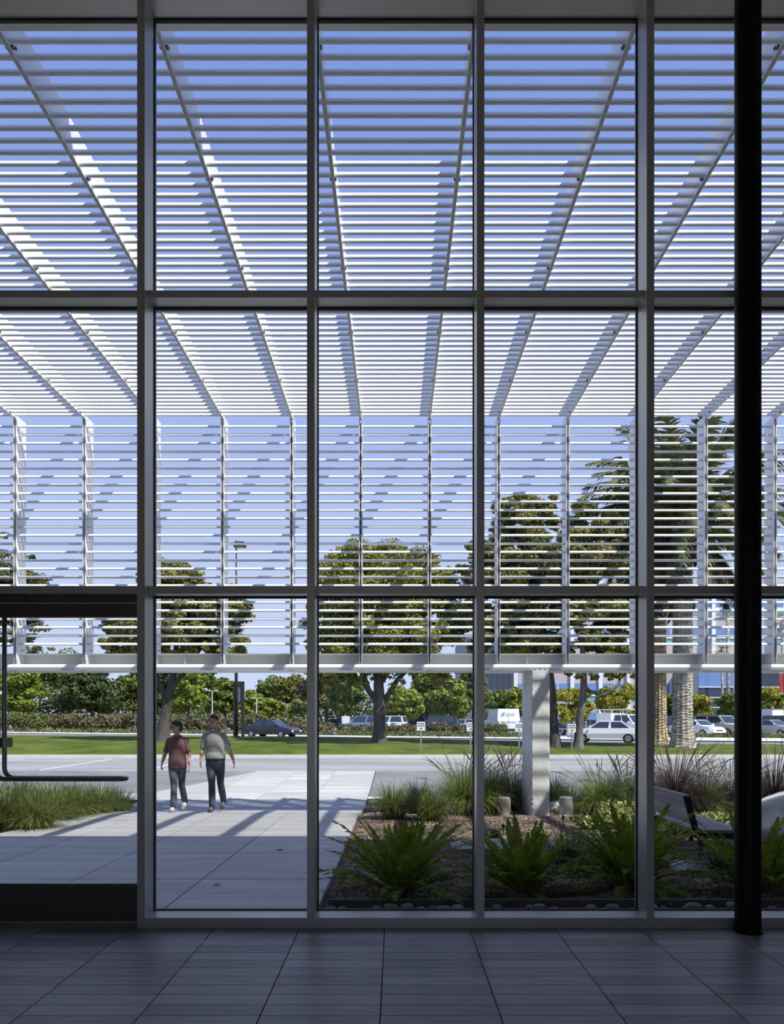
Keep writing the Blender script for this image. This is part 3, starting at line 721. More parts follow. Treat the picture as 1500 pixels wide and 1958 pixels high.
# tall dark hedges deep in the belt
for i, (pa, pb_, top, D, lab) in enumerate(((-90, 300, 1322, 128, 'long tall dark hedge deep behind the trees at far left'), (310, 596, 1332, 124, 'long tall dark hedge deep behind the trees left of the middle mullion'),
                                     (612, 840, 1330, 122, 'long tall dark hedge deep behind the broad lawn tree'))):
    zt = EYE + (VY - top) * D / FPX; b0 = Vector((gpx((pa + pb_) / 2, D), D, -0.2)); rng = random.Random(500 + i); cl = []
    t = thing('hedge', lab, 'hedge', b0, 'tall hedges beyond the street')
    x = gpx(pa, D)
    while x < gpx(pb_, D):
        hh = zt + 0.2 + rng.uniform(-0.9, 0.7)
        for zz in (0.3, 0.7): cl.append((x - b0.x, rng.uniform(-0.8, 0.8), hh * zz, 1.8, 1.5, hh * 0.32))
        x += 1.5
    o = link('foliage', leaf_cloud('foliage', cl, 320 * len(cl) // 2, 0.42, 500 + i, inner=0.5), t, 'leaf_dark' if i != 1 else 'leaf_mid'); o['kind'] = 'stuff'
    m_ = MB(); x = gpx(pa, D)
    while x < gpx(pb_, D): m_.tube([(x - b0.x, 0, -0.1), (x - b0.x, 0, zt * 0.5)], [0.12, 0.06], 5); x += 3
    obj('stems', m_, 'bark', t, local=True)['kind'] = 'stuff'
# yellow-green street trees by the office building
GY_ = 'yellow-green street trees by the car park'
for i, (px, top, bot, rx, D, lf, lab) in enumerate((
        (1095, 1310, 1385, 42, 66, 'leaf_yellow', 'yellow-green street tree behind the pale curved trunk'),
        (1187, 1308, 1372, 48, 68, 'leaf_yellow', 'yellow-green street tree above the white truck with a rack'),
        (1328, 1312, 1376, 38, 74, 'leaf_yellow', 'yellow-green street tree right of the palm trunks'),
        (1400, 1320, 1380, 30, 83, 'leaf_mid', 'green street tree left of the black column'),
        (1474, 1314, 1362, 46, 86, 'leaf_yellow', 'yellow-green street tree above the box truck'),
        (1280, 1322, 1384, 26, 75, 'leaf_mid', 'green street tree between the two palm trunks'))):
    tree('street_tree', lab, D, [(px, (top + bot) / 2 - 4, rx, (bot - top) / 2), (px - rx * 0.3, bot - 14, rx * 0.6, 14), (px + rx * 0.4, bot - 16, rx * 0.55, 15)],
         [(px, 1372 + (EYE + 0.1) * FPX / D, 2.6), (px - 1, bot - 12, 2), (px, top + 18, 1)], lf, 6500, 0.24, 200 + i, n_clump=26, gzb=-0.1, group=GY_, rr=(0.26, 0.42))

# ---- shrub row along the far pavement
GS = 'low shrub row beyond the street'
def shrub(px, py_top, D, w_px, leaf, label, seed, n=1500, size=0.16, name='shrub', group=GS, zb=-0.08, cat='shrub'):
    z1 = EYE + (VY - py_top) * D / FPX; h = z1 - zb; w = w_px * D / FPX
    b0 = Vector((gpx(px, D), D, zb)); rng = random.Random(seed)
    t = thing(name, label, cat, b0, group)
    cl = []
    for _ in range(9):
        cl.append((rng.uniform(-.5, .5) * w * 0.75, rng.uniform(-.4, .4) * w * 0.7, h * rng.uniform(0.35, 0.72), w * 0.24, w * 0.24, h * 0.3))
    o = link('foliage', leaf_cloud('foliage', cl, n, size, seed, inner=0.4), t, leaf); o['kind'] = 'stuff'
    m_ = MB()
    for _ in range(5): m_.tube([(rng.uniform(-.1, .1), rng.uniform(-.1, .1), -0.03), (rng.uniform(-.3, .3) * w, rng.uniform(-.2, .2) * w, h * 0.5)], [0.04, 0.02], 5)
    obj('stems', m_, 'bark', t, local=True)['kind'] = 'stuff'
    return t
def row_depth(px):      # depth of the planting line at that pixel
    D = 66.0
    for _ in range(20): D = ycurb(gpx(px, D)) + 7.8
    return D
for i in range(15):
    px = -10 + i * 42
    if i < 3: lf, lab = 'leaf_hedge', 'clipped green shrub in the row beyond the street at far left'
    else: lf, lab = 'leaf_oleander', 'dusty pink flowering shrub in the row beyond the street'
    top = 1357 + (px / 560) * 8 + (i % 3) * 2.0
    D = row_depth(px)
    shrub(px, top, D, 50, lf, lab, 300 + i, n=1700, size=0.22, zb=-0.1)
for i in range(11):
    px = 618 + i * 37
    D = row_depth(px)
    if px > 985: continue
    shrub(px, 1381 + (i % 3) * 2, D, 42, 'leaf_oleander', 'rusty pink shrub in the row between the parked cars and the street', 330 + i, n=1500, size=0.17, zb=-0.1)
def gcover(px0, px1, step, label, seed, h=0.35, offy=5.2):
    rng = random.Random(seed); cl = []
    px = px0
    while px < px1:
        D = row_depth(px) - 7.8 + offy
        cl.append((gpx(px, D), D, 0.05, 1.1, 0.6, h)); px += step
    o = link('ground_cover', leaf_cloud('ground_cover', cl, int(90 * len(cl)), 0.16, seed, inner=0.4), None, 'leaf_hedge')
    return tag(o, label, 'ground cover', kind='stuff')
gcover(-60, 588, 14, 'low trimmed planting strip in front of the far left shrubs', 400)
gcover(606, 1000, 10, 'low trimmed planting strip in front of the rusty shrubs', 401)
gcover(1260, 1520, 10, 'low clipped green hedge in front of the parked cars at right', 402, h=0.2, offy=9.8)

# ------------------------------------------------------------------ palms
def frond_mesh(name, L, droop, seed, material, n=50, leaf_len=0.62, w0=0.10):
    rng = random.Random(seed); m_ = MB(); pts = []; p = Vector((0, 0, 0)); a = math.radians(droop[0])
    seg = 14
    for i in range(seg + 1):
        pts.append(p.copy()); a2 = a + (math.radians(droop[1]) - a) * (i / seg) ** 1.3
        p = p + Vector((math.cos(a2), 0, math.sin(a2))) * L / seg
    m_.tube(pts, [0.035 * (1 - 0.85 * i / seg) for i in range(seg + 1)], 4)
    for i in range(n):
        t = 0.12 + 0.88 * i / n; f = t * seg; k = min(int(f), seg - 1); q = pts[k].lerp(pts[k+1], f - k); d = (pts[k+1] - pts[k]).normalized()
        ll = leaf_len * (0.55 + 0.75 * math.sin(math.pi * min(t * 0.9 + 0.08, 1))) * rng.uniform(0.85, 1.1)
        for s_ in (-1, 1):
            side = Vector((0, s_, 0)); dn = Vector((0, 0, -1))
            dirv = (d * 0.62 + side * 0.62 + dn * rng.uniform(0.15, 0.65)).normalized()
            tip = q + dirv * ll; wv = d * w0
            mid = q.lerp(tip, 0.5) + Vector((0, 0, 0.03))
            m_.add([q - wv * 0.5, q + wv * 0.5, mid + wv * 0.45, mid - wv * 0.45, tip], [(0, 1, 2, 3), (3, 2, 4)])
    me = bpy.data.meshes.new(name); me.from_pydata(m_.v, [], m_.f); me.update(); me.materials.append(MATS[material]); return me
FR = [frond_mesh('frond', 4.6, (80, 28), 1, 'leaf_palm'), frond_mesh('frond', 4.8, (62, -18), 2, 'leaf_palm'), frond_mesh('frond', 4.7, (45, -48), 3, 'leaf_palm'),
      frond_mesh('frond', 4.4, (22, -70), 4, 'leaf_palm'), frond_mesh('frond', 4.0, (-5, -82), 5, 'leaf_palm'), frond_mesh('frond', 3.5, (-35, -88), 6, 'leaf_palm_dry')]
def palm(label, px, D, base_y, crown_y, r0, r1, nf, seed, bark, scale=1.0, gzb=None, flare=1.35):
    b0 = PX(px, base_y, D)
    if gzb is not None: b0.z = gzb
    top = EYE + (VY - crown_y) * D / FPX; h = top - b0.z
    t = thing('palm_tree', label, 'palm tree', b0, 'palms right of the pier')
    prof = []; nseg = 150; rng = random.Random(seed)
    for i in range(nseg + 1):
        z = h * i / nseg; u = i / nseg
        r = r0 + (r1 - r0) * u
        r += r0 * (flare - 1) * math.exp(-z / 0.55)
        r += 0.018 * (1 if (i % 2) else -0.4)
        if u > 0.9: r += (u - 0.9) * 2.2 * r0
        prof.append((r, z - 0.1 if i == 0 else z))
    mb = MB(); n = 26
    for r, z in prof:
        for k in range(n):
            rr = r + (0.022 if (k + i // 2) % 2 else -0.012) + rng.uniform(-0.015, 0.015); a = 2 * math.pi * (k + 0.5 * (i % 2)) / n
            mb.v.append((rr * math.cos(a), rr * math.sin(a), z + 0.04 * math.sin(a * 3 + z * 5)))
    for i in range(len(prof) - 1):
        for k in range(n): mb.f.append((i*n+k, i*n+(k+1) % n, (i+1)*n+(k+1) % n, (i+1)*n+k))
    obj('trunk', mb, bark, t, local=True)
    for i in range(nf):
        u = (i + 0.5) / nf
        v = min(int(u * 6), 5); a = i * 2.39996 + rng.uniform(-.2, .2)
        o = bpy.data.objects.new('frond', FR[v]); C.objects.link(o); o.parent = t
        o.location = (math.cos(a) * 0.25, math.sin(a) * 0.25, h + 0.25 - 0.9 * u)
        o.rotation_euler = (rng.uniform(-.12, .12), rng.uniform(-.1, .1), a); s_ = scale * rng.uniform(0.88, 1.08); o.scale = (s_, s_, s_)
    return t
palm('thick-trunked palm with a wide drooping crown left of the black column', 1306, 34.5, 1420, 1000, 0.40, 0.38, 90, 21, 'palm_bark', 1.12, gzb=lawn_z(gpx(1306, 34.5), 34.5) - 0.02, flare=1.5)
palm('slimmer tan palm trunk right beside the wide silver mullion', 1262, 38, 1415, 1045, 0.30, 0.27, 46, 22, 'palm_bark_tan', 0.95, gzb=lawn_z(gpx(1262, 38), 38) - 0.02, flare=1.5)
# small distant fan palm and thin palm trunk
def fan_palm(label, px, D, top_y, r, seed):
    b0 = Vector((gpx(px, D), D, -0.12)); h = EYE + (VY - top_y) * D / FPX + 0.12
    t = thing('fan_palm', label, 'palm tree', b0, 'slim palms by the office building'); rng = random.Random(seed)
    obj('trunk', MB().tube([(0, 0, -0.05), (0.05, 0, h * 0.5), (0, 0, h)], [r * 1.2, r, r * 0.9], 10), 'palm_bark', t, local=True, smooth=True)
    m_ = MB()
    for i in range(38):
        a = rng.uniform(0, 6.28); e = rng.uniform(-1.1, 1.3); d = Vector((math.cos(a) * math.cos(e), math.sin(a) * math.cos(e), math.sin(e)))
        c = Vector((0, 0, h)) + d * 1.0; u = d.cross(Vector((0, 0, 1))).normalized(); w = d.cross(u)
        m_.tube([Vector((0, 0, h)), c], 0.02, 3)
        for k in range(-4, 5):
            f = (d * math.cos(k * 0.3) + u * math.sin(k * 0.3)).normalized()
            m_.add([c - u * 0.02, c + u * 0.02, c + f * 0.85 + w * 0.05 - Vector((0, 0, 0.15))], [(0, 1, 2)])
    o = obj('crown', m_, 'leaf_palm', t, local=True); o['kind'] = 'stuff'
fan_palm('small fan palm before the office facade left of the black column', 1392, 95, 1168, 0.22, 31)
fan_palm('slim palm trunk right of the yellow street tree', 1381, 86, 1240, 0.13, 32)
fan_palm('slim palm before the office facade at the right picture edge', 1497, 98, 1190, 0.2, 33)

# ------------------------------------------------------------------ office building
BD = 118.0
def bx_(px): return gpx(px, BD)
def bz_(py): return EYE + (VY - py) * BD / FPX
bl = thing('office_building', 'modern office block with blue glass, teal bands and white frames at right', 'building', (bx_(1250), BD, -0.2))
X0, X1 = bx_(985), bx_(1640)
obj('walls', MB().box(X0, X1, BD, BD + 30, -0.2, bz_(1112)), 'facade_mauve', bl)
pitch = 54.0; storey = 55.0
for r in range(5):
    ytop = 1142 + r * storey            # top of the glass in this storey
    zt, zb_, zc = bz_(ytop), bz_(ytop + 22), bz_(ytop + 34)
    obj('floor_band', MB().box(X0, X1, BD - 0.18, BD, zb_ - 0.16, zb_ + 0.16), 'facade_white', bl)
    for c in range(12):
        pa, pb_ = 986 + c * pitch + 3, 986 + (c + 1) * pitch - 3
        if 1330 < (pa + pb_) / 2 < 1500 and r >= 2: continue
        xa_, xb_ = bx_(pa), bx_(pb_)
        w = obj('window', MB().box(xa_, xb_, BD - 0.06, BD + 0.1, zb_ + 0.16, zt), 'facade_glass', bl)
        obj('glazing_bar', MB().box((xa_ + xb_) / 2 - 0.06, (xa_ + xb_) / 2 + 0.06, BD - 0.12, BD - 0.06, zb_ + 0.16, zt), 'facade_white', w)
        obj('spandrel', MB().box(xa_, xb_, BD - 0.05, BD + 0.1, zc, zb_ - 0.16), 'facade_teal', bl)
for c in range(13):
    xc = bx_(986 + c * pitch)
    if 1345 < 986 + c * pitch < 1500: 
        obj('pilaster', MB().box(xc - 0.28, xc + 0.28, BD - 0.35, BD, bz_(1255), bz_(1112)), 'facade_white', bl)
    else: obj('pilaster', MB().box(xc - 0.28, xc + 0.28, BD - 0.35, BD, -0.2, bz_(1112)), 'facade_white', bl)
# projecting dark glass entrance bay
E0, E1, ED = gpx(1335, 110), gpx(1500, 110), 110.0
ez = lambda py: EYE + (VY - py) * ED / FPX
obj('entrance_block', MB().box(E0, E1, ED, BD, -0.2, ez(1270)), 'facade_mauve', bl)
for i, (pa, pb_) in enumerate(((1336, 1382), (1383, 1403), (1412, 1440), (1441, 1472), (1473, 1499))):
    for (ya_, yb_) in ((1287, 1313), (1315, 1333), (1335, 1352), (1354, 1374)):
        w = obj('window', MB().box(gpx(pa, ED), gpx(pb_, ED), ED - 0.08, ED, ez(yb_), ez(ya_)), 'facade_dark' if ya_ > 1300 or pa > 1405 else 'facade_glass', bl)
        obj('window_sill', MB().box(gpx(pa, ED), gpx(pb_, ED), ED - 0.2, ED, ez(yb_) - 0.12, ez(yb_)), 'facade_white', w)
# dark glazed wing behind the white van
wg = thing('office_wing', 'dark purple-grey glazed building wing behind the white van', 'building', (gpx(945, 108), 108, -0.2))
wz = lambda py: EYE + (VY - py) * 108 / FPX
obj('walls', MB().box(gpx(890, 108), gpx(981, 108), 108, 126, -0.2, wz(1215)), 'facade_grey', wg)
for i in range(8):
    pa = 894 + i * 11
    for ya_, yb_ in ((1222, 1250), (1254, 1283), (1288, 1316)):
        obj('window', MB().box(gpx(pa, 108), gpx(pa + 8.5, 108), 107.92, 108, wz(yb_), wz(ya_)), 'facade_dark', wg)
# ------------------------------------------------------------------ vehicles
def vehicle(name, label, cat, loc, rz, paint, kind, group=None):
    """local: +X is the front, origin on the ground under the middle"""
    t = thing(name, label, cat, loc, group, rz)
    S = {  # stations: (x, half width low, z belt, z roof or None, half width roof)
        'sedan': dict(L=4.7, W=0.90, zb=0.30, belt=[(-2.35, 0.72), (-2.1, 0.95), (-1.3, 0.98), (1.0, 0.94), (2.0, 0.80), (2.35, 0.62)], cab=[(-1.75, -0.95, 1.42), (0.35, 1.20)], wr=0.32, wx=(-1.4, 1.42)),
        'suv': dict(L=4.7, W=0.95, zb=0.36, belt=[(-2.3, 0.95), (-2.2, 1.12), (-1.3, 1.12), (1.0, 1.08), (2.05, 0.98), (2.3, 0.75)], cab=[(-2.22, -2.0, 1.78), (0.45, 1.12)], wr=0.37, wx=(-1.4, 1.42)),
        'pickup': dict(L=5.4, W=0.98, zb=0.40, belt=[(-2.7, 1.10), (-2.6, 1.15), (-0.5, 1.15), (1.3, 1.14), (2.4, 1.05), (2.7, 0.80)], cab=[(-0.75, -0.55, 1.85), (0.75, 1.45)], wr=0.39, wx=(-1.75, 1.70)),
        'van': dict(L=5.4, W=1.0, zb=0.35, belt=[(-2.7, 0.95), (-2.65, 1.18), (-1.3, 1.20), (1.5, 1.18), (2.4, 1.02), (2.7, 0.75)], cab=[(-2.68, -2.55, 2.15), (1.45, 2.15)], wr=0.36, wx=(-1.7, 1.75)),
        'boxtruck': dict(L=6.8, W=1.05, zb=0.5, belt=[(-3.4, 0.75), (0.8, 0.75), (0.85, 1.35), (2.4, 1.30), (3.25, 1.10), (3.4, 0.8)], cab=[(0.85, 0.95, 2.15), (1.75, 2.40)], wr=0.42, wx=(-2.1, 2.3)),
    }[kind]
    W, zb = S['W'], S['zb']
    rings = []
    for x, zt in S['belt']:
        end = abs(x) > S['L'] / 2 - 0.06
        w = W * (0.86 if end else 1.0)
        zl = zb + (0.12 if end else 0)
        rings.append([(x, -w * 0.94, zl), (x, -w, (zl + zt) * 0.5), (x, -w * 0.93, zt), (x, w * 0.93, zt), (x, w, (zl + zt) * 0.5), (x, w * 0.94, zl)])
    m_ = MB(); n = 6
    vs = [v for r in rings for v in r]; fs = [(i*n+k, (i+1)*n+k, (i+1)*n+(k+1) % n, i*n+(k+1) % n) for i in range(len(rings)-1) for k in range(n)]
    fs += [tuple(range(n)), tuple((len(rings)-1)*n + k for k in range(n))[::-1]]
    m_.add(vs, fs)
    (xr0, xr1, zr), (xf1, xf0) = S['cab']
    zbl = min(z for x, z in S['belt'][1:4]) - 0.02
    if kind == 'boxtruck': zbl = 1.30
    hw, hr = W * 0.92, W * (0.76 if kind in ('sedan',) else 0.84)
    cabv = [(xr0, -hw, zbl), (xf0, -hw, zbl), (xf0, hw, zbl), (xr0, hw, zbl), (xr1, -hr, zr), (xf1, -hr, zr), (xf1, hr, zr), (xr1, hr, zr)]
    m_.add(cabv, [(0, 3, 2, 1), (4, 5, 6, 7), (0, 1, 5, 4), (1, 2, 6, 5), (2, 3, 7, 6), (3, 0, 4, 7)])
    body = obj('body', m_, paint, t, local=True)
    def L3(a, b_, f): return tuple(a[i] + (b_[i] - a[i]) * f for i in range(3))
    def win(nm, a, b_, c, d, out):     # quad a,b (bottom) c,d (top) of a cabin face, inset and pushed out
        a2, b2, c2, d2 = L3(L3(a, b_, .07), L3(d, c, .07), .12), L3(L3(a, b_, .93), L3(d, c, .93), .12), L3(L3(a, b_, .93), L3(d, c, .93), .90), L3(L3(a, b_, .07), L3(d, c, .07), .90)
        o_ = Vector(out) * 0.012
        q = MB(); P_ = [Vector(p) for p in (a2, b2, c2, d2)]
        q.add([p + o_ for p in P_] + [p - o_ for p in P_], [(0, 1, 2, 3), (7, 6, 5, 4), (0, 4, 5, 1), (1, 5, 6, 2), (2, 6, 7, 3), (3, 7, 4, 0)])
        obj(nm, q, 'car_glass', t, local=True)
    v = cabv
    win('windscreen', v[1], v[2], v[6], v[5], (1, 0, 0.5))
    if kind == 'van':
        f_ = 0.72
        win('side_window', L3(v[0], v[1], f_), v[1], v[5], L3(v[4], v[5], f_), (0, -1, 0.1)); win('side_window', v[2], L3(v[3], v[2], f_), L3(v[7], v[6], f_), v[6], (0, 1, 0.1))
    elif kind == 'boxtruck':
        win('side_window', v[0], v[1], v[5], v[4], (0, -1, 0.1)); win('side_window', v[2], v[3], v[7], v[6], (0, 1, 0.1))
    else:
        for f0, f1 in ((0.03, 0.5), (0.5, 0.98)):
            win('side_window', L3(v[0], v[1], f0), L3(v[0], v[1], f1), L3(v[4], v[5], f1), L3(v[4], v[5], f0), (0, -1, 0.15))
            win('side_window', L3(v[3], v[2], f1), L3(v[3], v[2], f0), L3(v[7], v[6], f0), L3(v[7], v[6], f1), (0, 1, 0.15))
        win('rear_window', v[3], v[0], v[4], v[7], (-1, 0, 0.4))
    wr = S['wr']
    for x in S['wx']:
        for s_ in (-1, 1):
            y = s_ * (W - 0.10)
            w = obj('wheel', MB().tube([(x, y - 0.11, wr), (x, y - 0.09, wr), (x, y + 0.09, wr), (x, y + 0.11, wr)], [wr * 0.88, wr, wr, wr * 0.88], 18), 'tyre', t, local=True)
            obj('rim', MB().tube([(x, y + s_ * 0.10, wr), (x, y + s_ * 0.118, wr)], wr * 0.62, 14), 'rim', w, local=True)
    xf = S['L'] / 2; zf = S['belt'][-1][1]; xb = -xf; zr_ = S['belt'][0][1]
    for s_ in (-1, 1):
        obj('headlamp', MB().box(xf - 0.14, xf + 0.012, s_ * W * 0.66 - 0.15, s_ * W * 0.66 + 0.15, zf - 0.13, zf - 0.01), 'lamp_clear', t, local=True)
        obj('tail_lamp', MB().box(xb - 0.012, xb + 0.10, s_ * W * 0.72 - 0.09, s_ * W * 0.72 + 0.09, zr_ - 0.22, zr_ - 0.02), 'lamp_red', t, local=True)
        if kind != 'boxtruck': obj('door_mirror', MB().ell((xf0 - 0.28, s_ * (W + 0.09), zbl + 0.12), (0.08, 0.11, 0.08), 8, 6), paint, t, local=True)
    obj('grille', MB().box(xf - 0.05, xf + 0.016, -W * 0.42, W * 0.42, zf - 0.16, zf - 0.03), 'trim_black', t, local=True)
    obj('bumper', MB().box(xf - 0.12, xf + 0.04, -W * 0.84, W * 0.84, zb + 0.06, zb + 0.2), paint if kind != 'pickup' else 'rim', t, local=True)
    obj('rear_bumper', MB().box(xb - 0.04, xb + 0.12, -W * 0.84, W * 0.84, zb + 0.06, zb + 0.22), 'trim_black', t, local=True)
    if kind == 'boxtruck':
        obj('cargo_box', MB().box(-3.4, 0.82, -1.15, 1.15, 0.72, 3.1), 'car_white', t, local=True)
        obj('box_trim', MB().box(0.80, 0.84, -1.17, 1.17, 2.98, 3.12), 'rim', t, local=True)
    if kind == 'pickup':
        obj('bed_opening', MB().box(-2.55, -0.85, -0.78, 0.78, 1.12, 1.158), 'trim_black', t, local=True)
    return t
GC = 'cars parked beyond the street'
R = math.radians
zc_ = -0.09
def car(px, D, *a, **k):
    label, paint, kind, ang = a
    return vehicle({'sedan': 'sedan', 'suv': 'sport_utility_car', 'pickup': 'pickup_truck', 'van': 'delivery_van', 'boxtruck': 'box_truck'}[kind], label,
                   {'sedan': 'car', 'suv': 'car', 'pickup': 'truck', 'van': 'van', 'boxtruck': 'truck'}[kind], (gpx(px, D), D, k.get('z', zc_)), R(ang), paint, kind, GC)
car(1332, 66, 'white car with dark windscreen parked right of the thick palm trunk', 'car_white', 'sedan', -62)
car(1379, 66.5, 'silver-beige car with raised roof parked beside the white car', 'car_beige', 'suv', -62)
car(1366, 78.5, 'pale car whose roof shows above the silver-beige car', 'car_silver', 'suv', -62)
car(1270, 73, 'navy car parked between the two palm trunks', 'car_navy', 'suv', -62)
car(1403, 71.5, 'black car parked just left of the black column', 'car_black', 'suv', -62)
car(1474, 65.5, 'silver sedan parked right of the black column', 'car_silver', 'sedan', -58)
bt = car(1478, 76, 'white box truck parked behind the silver sedan', 'car_white', 'boxtruck', -62)
car(1510, 69, 'black car at the right picture edge beside the silver sedan', 'car_black', 'suv', -62)
car(1243, 70, 'dark blue car mostly hidden behind the slim palm trunk', 'car_navy', 'sedan', -62)
van = car(957, 71, 'white delivery van with a blue and grey logo parked tail first', 'car_white', 'van', 97)
bt.scale = (0.78, 0.78, 0.78); van.scale = (1.1, 1.1, 1.1)
lg = MB()
for (yy, zz, s_) in ((0.50, 1.78, 0.09), (0.36, 1.86, 0.07), (0.40, 1.70, 0.08), (0.55, 1.64, 0.06)): lg.add([(-2.705, yy - s_, zz), (-2.705, yy, zz - s_), (-2.705, yy + s_, zz), (-2.705, yy, zz + s_)], [(0, 1, 2, 3)])
obj('logo_mark', lg, 'logo_blue', van, local=True)
lg = MB(); rng = random.Random(3); yy = 0.24
for w, h in ((.05, .10), (.09, .10), (.05, .15), (.05, .10), (.09, .10), (.08, .10), (.05, .15), (.08, .10)):
    lg.box(-2.708, -2.702, yy - w, yy, 1.68, 1.68 + h); yy -= w + 0.03
for i in range(9): lg.box(-2.708, -2.702, 0.5 - i * 0.12 - 0.085, 0.5 - i * 0.12, 1.02, 1.10)
obj('lettering', lg, 'logo_grey', van, local=True)['kind'] = 'stuff'
obj('door_seam', MB().box(-2.706, -2.70, -0.006, 0.006, 0.6, 2.1), 'logo_grey', van, local=True)
pk = car(1200, 63, 'white pickup truck with a ladder rack behind the white sedan', 'car_white', 'pickup', -60)
rk = MB()
for x in (-2.5, -1.6, -0.9, 0.4):
    for s_ in (-0.9, 0.9): rk.tube([(x, s_, 1.1 if x < -0.6 else 1.8), (x, s_, 2.25)], 0.03, 6)
    rk.tube([(x, -0.9, 2.25), (x, 0.9, 2.25)], 0.03, 6)
for s_ in (-0.9, 0.9): rk.tube([(-2.6, s_, 2.25), (1.2, s_, 2.25)], 0.03, 6)
obj('ladder_rack', rk, 'paint_white', pk, local=True)
obj('tool_box', MB().box(-2.5, -0.95, -0.9, 0.9, 1.16, 1.95), 'car_white', pk, local=True)
# cars on the street
def on_street(px, D): return (gpx(px, D), D, -0.13)
s1 = vehicle('sedan', 'white sedan driving along the street behind the pale curved trunk', 'car', on_street(1160, 50.5), R(180 - 20), 'car_white', 'sedan', 'cars driving on the street')
s2 = vehicle('sedan', 'black sedan driving along the street left of the middle mullion', 'car', on_street(520, 64), R(-24), 'car_black', 'sedan', 'cars driving on the street')
car(694, 78, 'light blue car parked left of the broad tree trunk', 'car_blue', 'suv', 165)
car(738, 84, 'white car partly hidden behind the broad tree trunk', 'car_white', 'suv', 165)
car(778, 92, 'black car with pale roof line parked left of the first road sign', 'car_black', 'suv', 170)
car(833, 78, 'black sedan parked right of the first road sign', 'car_black', 'suv', 170)
car(640, 98, 'dark car parked far back left of the white notice board', 'car_navy', 'sedan', 170)
car(886, 83, 'silver car low behind the shrubs left of the second road sign', 'car_silver', 'sedan', 170)
car(1070, 73, 'navy car parked behind the dark trunk', 'car_navy', 'sedan', -60)
car(1145, 74, 'silver car parked behind the yellow street tree', 'car_silver', 'sedan', -60)

# ------------------------------------------------------------------ street furniture
def road_sign(px, D, ytop, ybot, ybase, label, zb):
    b0 = Vector((gpx(px, D), D, zb)); zt = EYE + (VY - ytop) * D / FPX - zb; zs = EYE + (VY - ybot) * D / FPX - zb
    t = thing('road_sign', label, 'sign', b0, 'small white road signs on the lawn'); w = 0.165
    obj('post', MB().box(-0.028, 0.028, -0.02, 0.02, -0.1, zt - 0.03), 'galv', t, local=True)
    p = obj('plate', MB().box(-w, w, -0.03, -0.02, zs, zt), 'sign_white', t, local=True)
    m_ = MB(); h = zt - zs
    def marks(z0, z1, xs):
        for a, b_ in xs: m_.box(a * w, b_ * w, -0.0325, -0.0295, zs + z0 * h, zs + z1 * h)
    marks(0.72, 0.86, ((-.75, -.45), (-.38, -.12), (-.02, .22), (.30, .72)))
    marks(0.50, 0.62, ((-.8, -.55), (-.48, -.25), (-.18, .05), (.12, .38), (.45, .8)))
    marks(0.14, 0.30, ((-.28, .0), (.06, .30)))
    obj('lettering', m_, 'sign_ink', t, local=True)['kind'] = 'stuff'
    ir = MB().box(-w * .96, w * .96, -0.0315, -0.0298, zs + 0.415 * h, zs + 0.435 * h)
    obj('rule', ir, 'sign_ink', p, local=True)
for px, D, yt, yb, lab in ((805.5, 31.2, 1380, 1397, 'white road sign nearest the broad tree trunk'), (900.5, 31.6, 1381, 1398, 'white road sign at the mullion right of the broad tree'),
                           (993, 32, 1383, 1399, 'white road sign just left of the concrete pier'), (1094, 32.4, 1384, 1400, 'white road sign left of the pale curved trunk')):
    road_sign(px, D, yt, yb, 0, lab, lawn_z(gpx(px, D), D))
# tall street light and the dark frame beside it
D = 38.5
b0 = Vector((gpx(452, D), D, lawn_z(gpx(452, D), D)))
t = thing('street_light', 'tall dark street light with a box lantern beside the walking men', 'street light', b0)
top = EYE + (VY - 1040) * D / FPX - b0.z
obj('pole', MB().tube([(0, 0, -0.1), (0, 0, 3.4), (0, 0, top)], [0.085, 0.078, 0.03], 12), 'pole_dark', t, local=True, smooth=True)
obj('arm', MB().box(-0.04, 0.26, -0.03, 0.03, top - 0.06, top), 'pole_dark', t, local=True)
obj('lantern', MB().prism([(-0.1, top - 0.16), (0.46, top - 0.16), (0.46, top), (0.40, top + 0.08), (-0.04, top + 0.08), (-0.1, top)], 'y', -0.2, 0.2), 'pole_dark', t, local=True)
obj('lens', MB().box(-0.04, 0.40, -0.16, 0.16, top - 0.18, top - 0.16), 'lamp_clear', t, local=True)
obj('finial', MB().tube([(0, 0, top), (0, 0, top + 0.22)], [0.03, 0.01], 6), 'pole_dark', t, local=True)
obj('base_plate', MB().lathe([(0.2, 0), (0.2, 0.03), (0.11, 0.08)], 0, 0, 0, 14), 'pole_dark', t, local=True)
D = 39.3; b0 = Vector((gpx(457.5, D), D, lawn_z(gpx(457.5, D), D)))
t = thing('sign_frame', 'dark two-post sign frame with a recessed panel beside the street light', 'sign', b0)
z1 = EYE + (VY - 1303) * D / FPX - b0.z; z0 = EYE + (VY - 1342) * D / FPX - b0.z
for x in (-0.22, 0.19):
    obj('post', MB().box(x - 0.066, x + 0.066, -0.066, 0.08, -0.1, z1), 'pole_dark', t, local=True)
obj('panel', MB().box(-0.19, 0.15, -0.02, 0.03, z0, z1 - 0.2), 'facade_grey', t, local=True)
obj('top_bar', MB().box(-0.19, 0.15, -0.06, 0.06, z1 - 0.2, z1), 'pole_dark', t, local=True)
obj('bottom_bar', MB().box(-0.19, 0.15, -0.06, 0.06, z0 - 0.15, z0), 'pole_dark', t, local=True)
